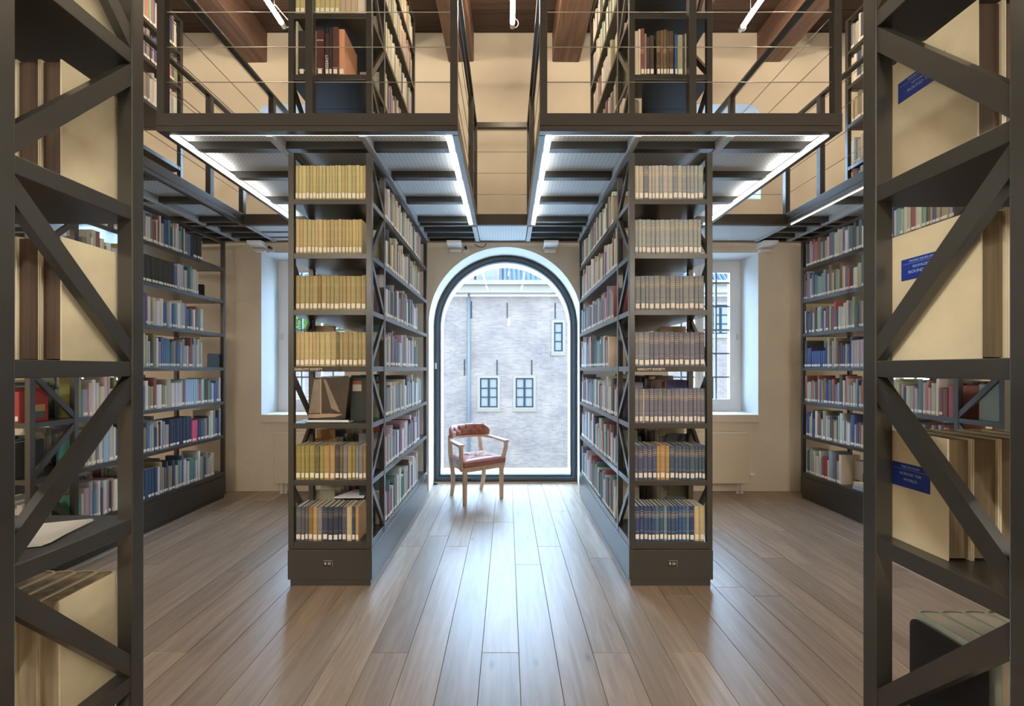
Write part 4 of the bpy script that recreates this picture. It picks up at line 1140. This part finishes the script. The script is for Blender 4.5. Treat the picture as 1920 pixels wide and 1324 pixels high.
def radiator(x0, x1, label, valve):
    z0, z1, y0, y1 = CAMZ - 1.28, CAMZ - .715, 4.52, 4.63
    r = empty('radiator', ((x0 + x1) / 2, 4.6, 0), label, 'radiator')
    MB().box(x0, y0, z0, x1, y0 + .022, z1 - .008).build('front_panel', CREAM, r, bevel=.006)
    MB().box(x0, y1 - .02, z0, x1, y1, z1 - .008).build('rear_panel', CREAM, r, bevel=.004)
    m = MB()
    for a in (x0, x1 - .004): m.box(a, y0 + .022, z0 + .01, a + .004, y1 - .02, z1 - .01)
    m.build('side_cover', CREAM, r)
    MB().box(x0 - .002, y0 - .002, z1 - .01, x1 + .002, y1, z1).build('top_grille', CREAM, r, bevel=.002)
    fn = MB(); xx = x0 + .02
    while xx < x1 - .02: fn.box(xx, y0 + .024, z0 + .015, xx + .002, y1 - .022, z1 - .02); xx += .03
    o = fn.build('convector_fins', CREAM, r); o['kind'] = 'stuff'
    vx = x1 if valve > 0 else x0
    vz = z0 + .085
    if valve > 0:
        MB().sweep([(vx, 4.575, vz), (vx + .03, 4.575, vz)], .02, .02, n=10).build('valve_stem', PLASTIC, r)
        MB().sweep([(vx + .028, 4.575, vz), (vx + .04, 4.575, vz), (vx + .075, 4.575, vz), (vx + .08, 4.575, vz)], [.03, .046, .042, .03], [.03, .046, .042, .03], n=14).build('thermostat_knob', PLASTIC, r, smooth=True)
    for dx in (.06, .11):
        px_ = vx - valve * dx
        MB().sweep([(px_, 4.57, 0), (px_, 4.57, z0 + .02)], .016, .016, up=(0, 1, 0), n=8).build('pipe', PLASTIC, r)
        MB().sweep([(px_, 4.57, 0.001), (px_, 4.57, .012)], .04, .04, up=(0, 1, 0), n=12).build('pipe_collar', PLASTIC, r)
radiator(-2.605, -1.5, 'cream panel radiator under the left casement window', -1)
radiator(1.5, 2.705, 'cream panel radiator under the right casement window', 1)

# ---------------------------------------------------------------- armchair by the window
CX, CY, CR = -.346, 4.43, math.radians(33)
ch = empty('armchair', (CX, CY, 0), 'wooden armchair with buttoned russet leather back and seat before the arched window', 'chair', rotz=CR)
ch['_w'] = [0, 0, 0]
def part(m, name, mt, **kw): return recalc(m.build(name, mt, ch, loc=(0, 0, 0), **kw))
for sx in (-1, 1):
    part(MB().sweep([(sx * .222, -.178, 0), (sx * .222, -.178, .2), (sx * .222, -.18, .37)], [.034, .038, .044], [.034, .038, .044], up=(0, 1, 0)), 'leg', OAKCHAIR, bevel=.004)
    bp = []
    for t in range(13):
        u = t / 12; z = .66 * u
        y = .215 - .055 * math.sin(math.pi * min(1, u / .62)) + (.05 * max(0, (u - .62) / .38))
        bp.append((sx * (.186 - .0 * u + .01 * math.sin(math.pi * u)), y, z))
    part(MB().sweep(bp, .032, [.034 + .01 * math.sin(math.pi * t / 12) for t in range(13)], up=(1, 0, 0)), 'leg', OAKCHAIR, bevel=.003)
fr = MB()
fr.box(-.235, -.20, .335, .235, -.168, .392).box(-.20, .15, .335, .20, .18, .392)
part(fr, 'seat_rail', OAKCHAIR, bevel=.004)
for sx in (-1, 1):
    part(MB().sweep([(sx * .222, -.17, .364), (sx * .19, .17, .364)], .028, .055), 'seat_rail', OAKCHAIR, bevel=.003)
# seat cushion: domed, tufted with four buttons
def cushion(nx, ny, f):
    m = MB(); vs, fs = [], []
    for j in range(ny + 1):
        for i in range(nx + 1):
            vs.append(f(i / nx, j / ny, 1))
    for j in range(ny + 1):
        for i in range(nx + 1):
            vs.append(f(i / nx, j / ny, 0))
    N = (nx + 1) * (ny + 1)
    for j in range(ny):
        for i in range(nx):
            a = j * (nx + 1) + i
            fs += [(a, a + 1, a + nx + 2, a + nx + 1), (N + a, N + a + nx + 1, N + a + nx + 2, N + a + 1)]
    rim = [i for i in range(nx + 1)] + [j * (nx + 1) + nx for j in range(1, ny + 1)] + [ny * (nx + 1) + i for i in range(nx - 1, -1, -1)] + [j * (nx + 1) for j in range(ny - 1, 0, -1)]
    for q in range(len(rim)):
        a, b = rim[q], rim[(q + 1) % len(rim)]; fs.append((a, N + a, N + b, b))
    return m.add(vs, fs)
BT = [(.3, .3), (.7, .3), (.3, .7), (.7, .7), (.5, .5)]
def seat_f(u, v, top):
    hw = .248 - .038 * v
    x = (u * 2 - 1) * hw; y = -.222 + v * .40
    e = min(1, min(u, 1 - u, v, 1 - v) * 9)
    if not top: return (x, y, .393)
    d = .45
    z = .393 + .048 + .032 * math.sqrt(max(0, e)) * (1 - .25 * abs(u * 2 - 1) ** 2)
    for bu, bv in BT[:4] + [(.5, .5)]:
        r = math.hypot((u - bu) * .49, (v - bv) * .40); z -= .028 * math.exp(-(r / .028) ** 2)
    for bu, bv in BT[:4]:
        # creases from the middle button out
        px_, py_ = u - .5, v - .5; dx, dy = bu - .5, bv - .5
        t = max(0, min(1, (px_ * dx + py_ * dy) / (dx * dx + dy * dy) / 1.6)) * 1.6
        r = math.hypot(px_ - dx * t, py_ - dy * t); z -= .010 * math.exp(-(r / .03) ** 2)
    return (x, y, z)
part(cushion(40, 34, seat_f), 'seat_cushion', LEATHER, smooth=True)
pip = [seat_f(u, 0, 1) for u in [i / 12 for i in range(13)]] + [seat_f(1, v, 1) for v in [i / 8 for i in range(1, 9)]] + [seat_f(u, 1, 1) for u in [1 - i / 12 for i in range(1, 13)]] + [seat_f(0, v, 1) for v in [1 - i / 8 for i in range(1, 9)]]
part(MB().sweep(pip, .011, .011, n=6), 'piping', LEATHER, smooth=True)
for bu, bv in BT:
    q = seat_f(bu, bv, 1); part(MB().sweep([(q[0], q[1], q[2] - .002), (q[0], q[1], q[2] + .006)], .02, .02, up=(0, 1, 0), n=10), 'button', LEATHER, smooth=True)
# arm rail: a bow from hand rest to hand rest round the back
def bow(a):            # a from -1 (left hand) to 1 (right hand)
    th = a * math.radians(118)
    x = .262 * math.sin(th) * (1.0 if abs(a) < .8 else 1.0); y = .245 * math.cos(th)
    if abs(a) > .72:
        q = (abs(a) - .72) / .28
        y = .245 * math.cos(math.radians(118) * .72) - q * .23; x = math.copysign(.262 * math.sin(math.radians(118) * .72) + .012 * q, a)
    z = .635 - .018 * max(0, (abs(a) - .35) / .65)
    return (x, y, z)
pts = [bow(-1 + 2 * i / 44) for i in range(45)]
part(MB().sweep(pts, [.058 if abs(-1 + 2 * i / 44) > .75 else .048 for i in range(45)], .026), 'arm_rail', OAKCHAIR, bevel=.004)
for sx in (-1, 1):
    hx, hy, hz = bow(sx * .985)
    part(MB().sweep([(hx, hy + .012, hz - .005), (hx * .995, hy + .004, hz - .06), (hx * .97, hy + .02, .50), (sx * .247, hy + .035, .42), (sx * .243, hy + .03, .345)], [.034, .032, .034, .036, .036], [.05, .036, .034, .045, .05], up=(0, 1, 0)), 'arm_support', OAKCHAIR, bevel=.003)
# tufted back pad standing on the bow
btn = [(-.72, .62), (-.36, .62), (0, .62), (.36, .62), (.72, .62), (-.2, .25), (.2, .25), (-.54, .25), (.54, .25)]
def back_f(u, v, top):
    a = (u * 2 - 1)
    th = a * math.radians(64)
    e = min(1, min(u, 1 - u) * 7); H = .125 * (.35 + .65 * math.sqrt(e))
    z = .648 + v * H
    bulge = .030 * math.sqrt(max(0, math.sin(math.pi * min(1, max(0, v))))) * math.sqrt(e) + .004
    for ba, bv in btn:
        r = math.hypot((a - ba) * .27, (v - bv) * .125); bulge -= .026 * math.exp(-(r / .016) ** 2)
        if bv > .5: bulge -= .011 * math.exp(-((a - ba) * .27 / .008) ** 2) * max(0, (v - .55))* 2
    R = .258 + (-bulge if top else bulge + .004) + .02 * v
    return (R * math.sin(th), R * .95 * math.cos(th), z)
part(cushion(64, 16, back_f), 'back_pad', LEATHER, smooth=True)
for ba, bv in btn:
    p_ = back_f((ba + 1) / 2, bv, 1); part(MB().sweep([(p_[0], p_[1], p_[2]), (p_[0] * .985, p_[1] * .985, p_[2])], .013, .013, n=8), 'button', LEATHER)
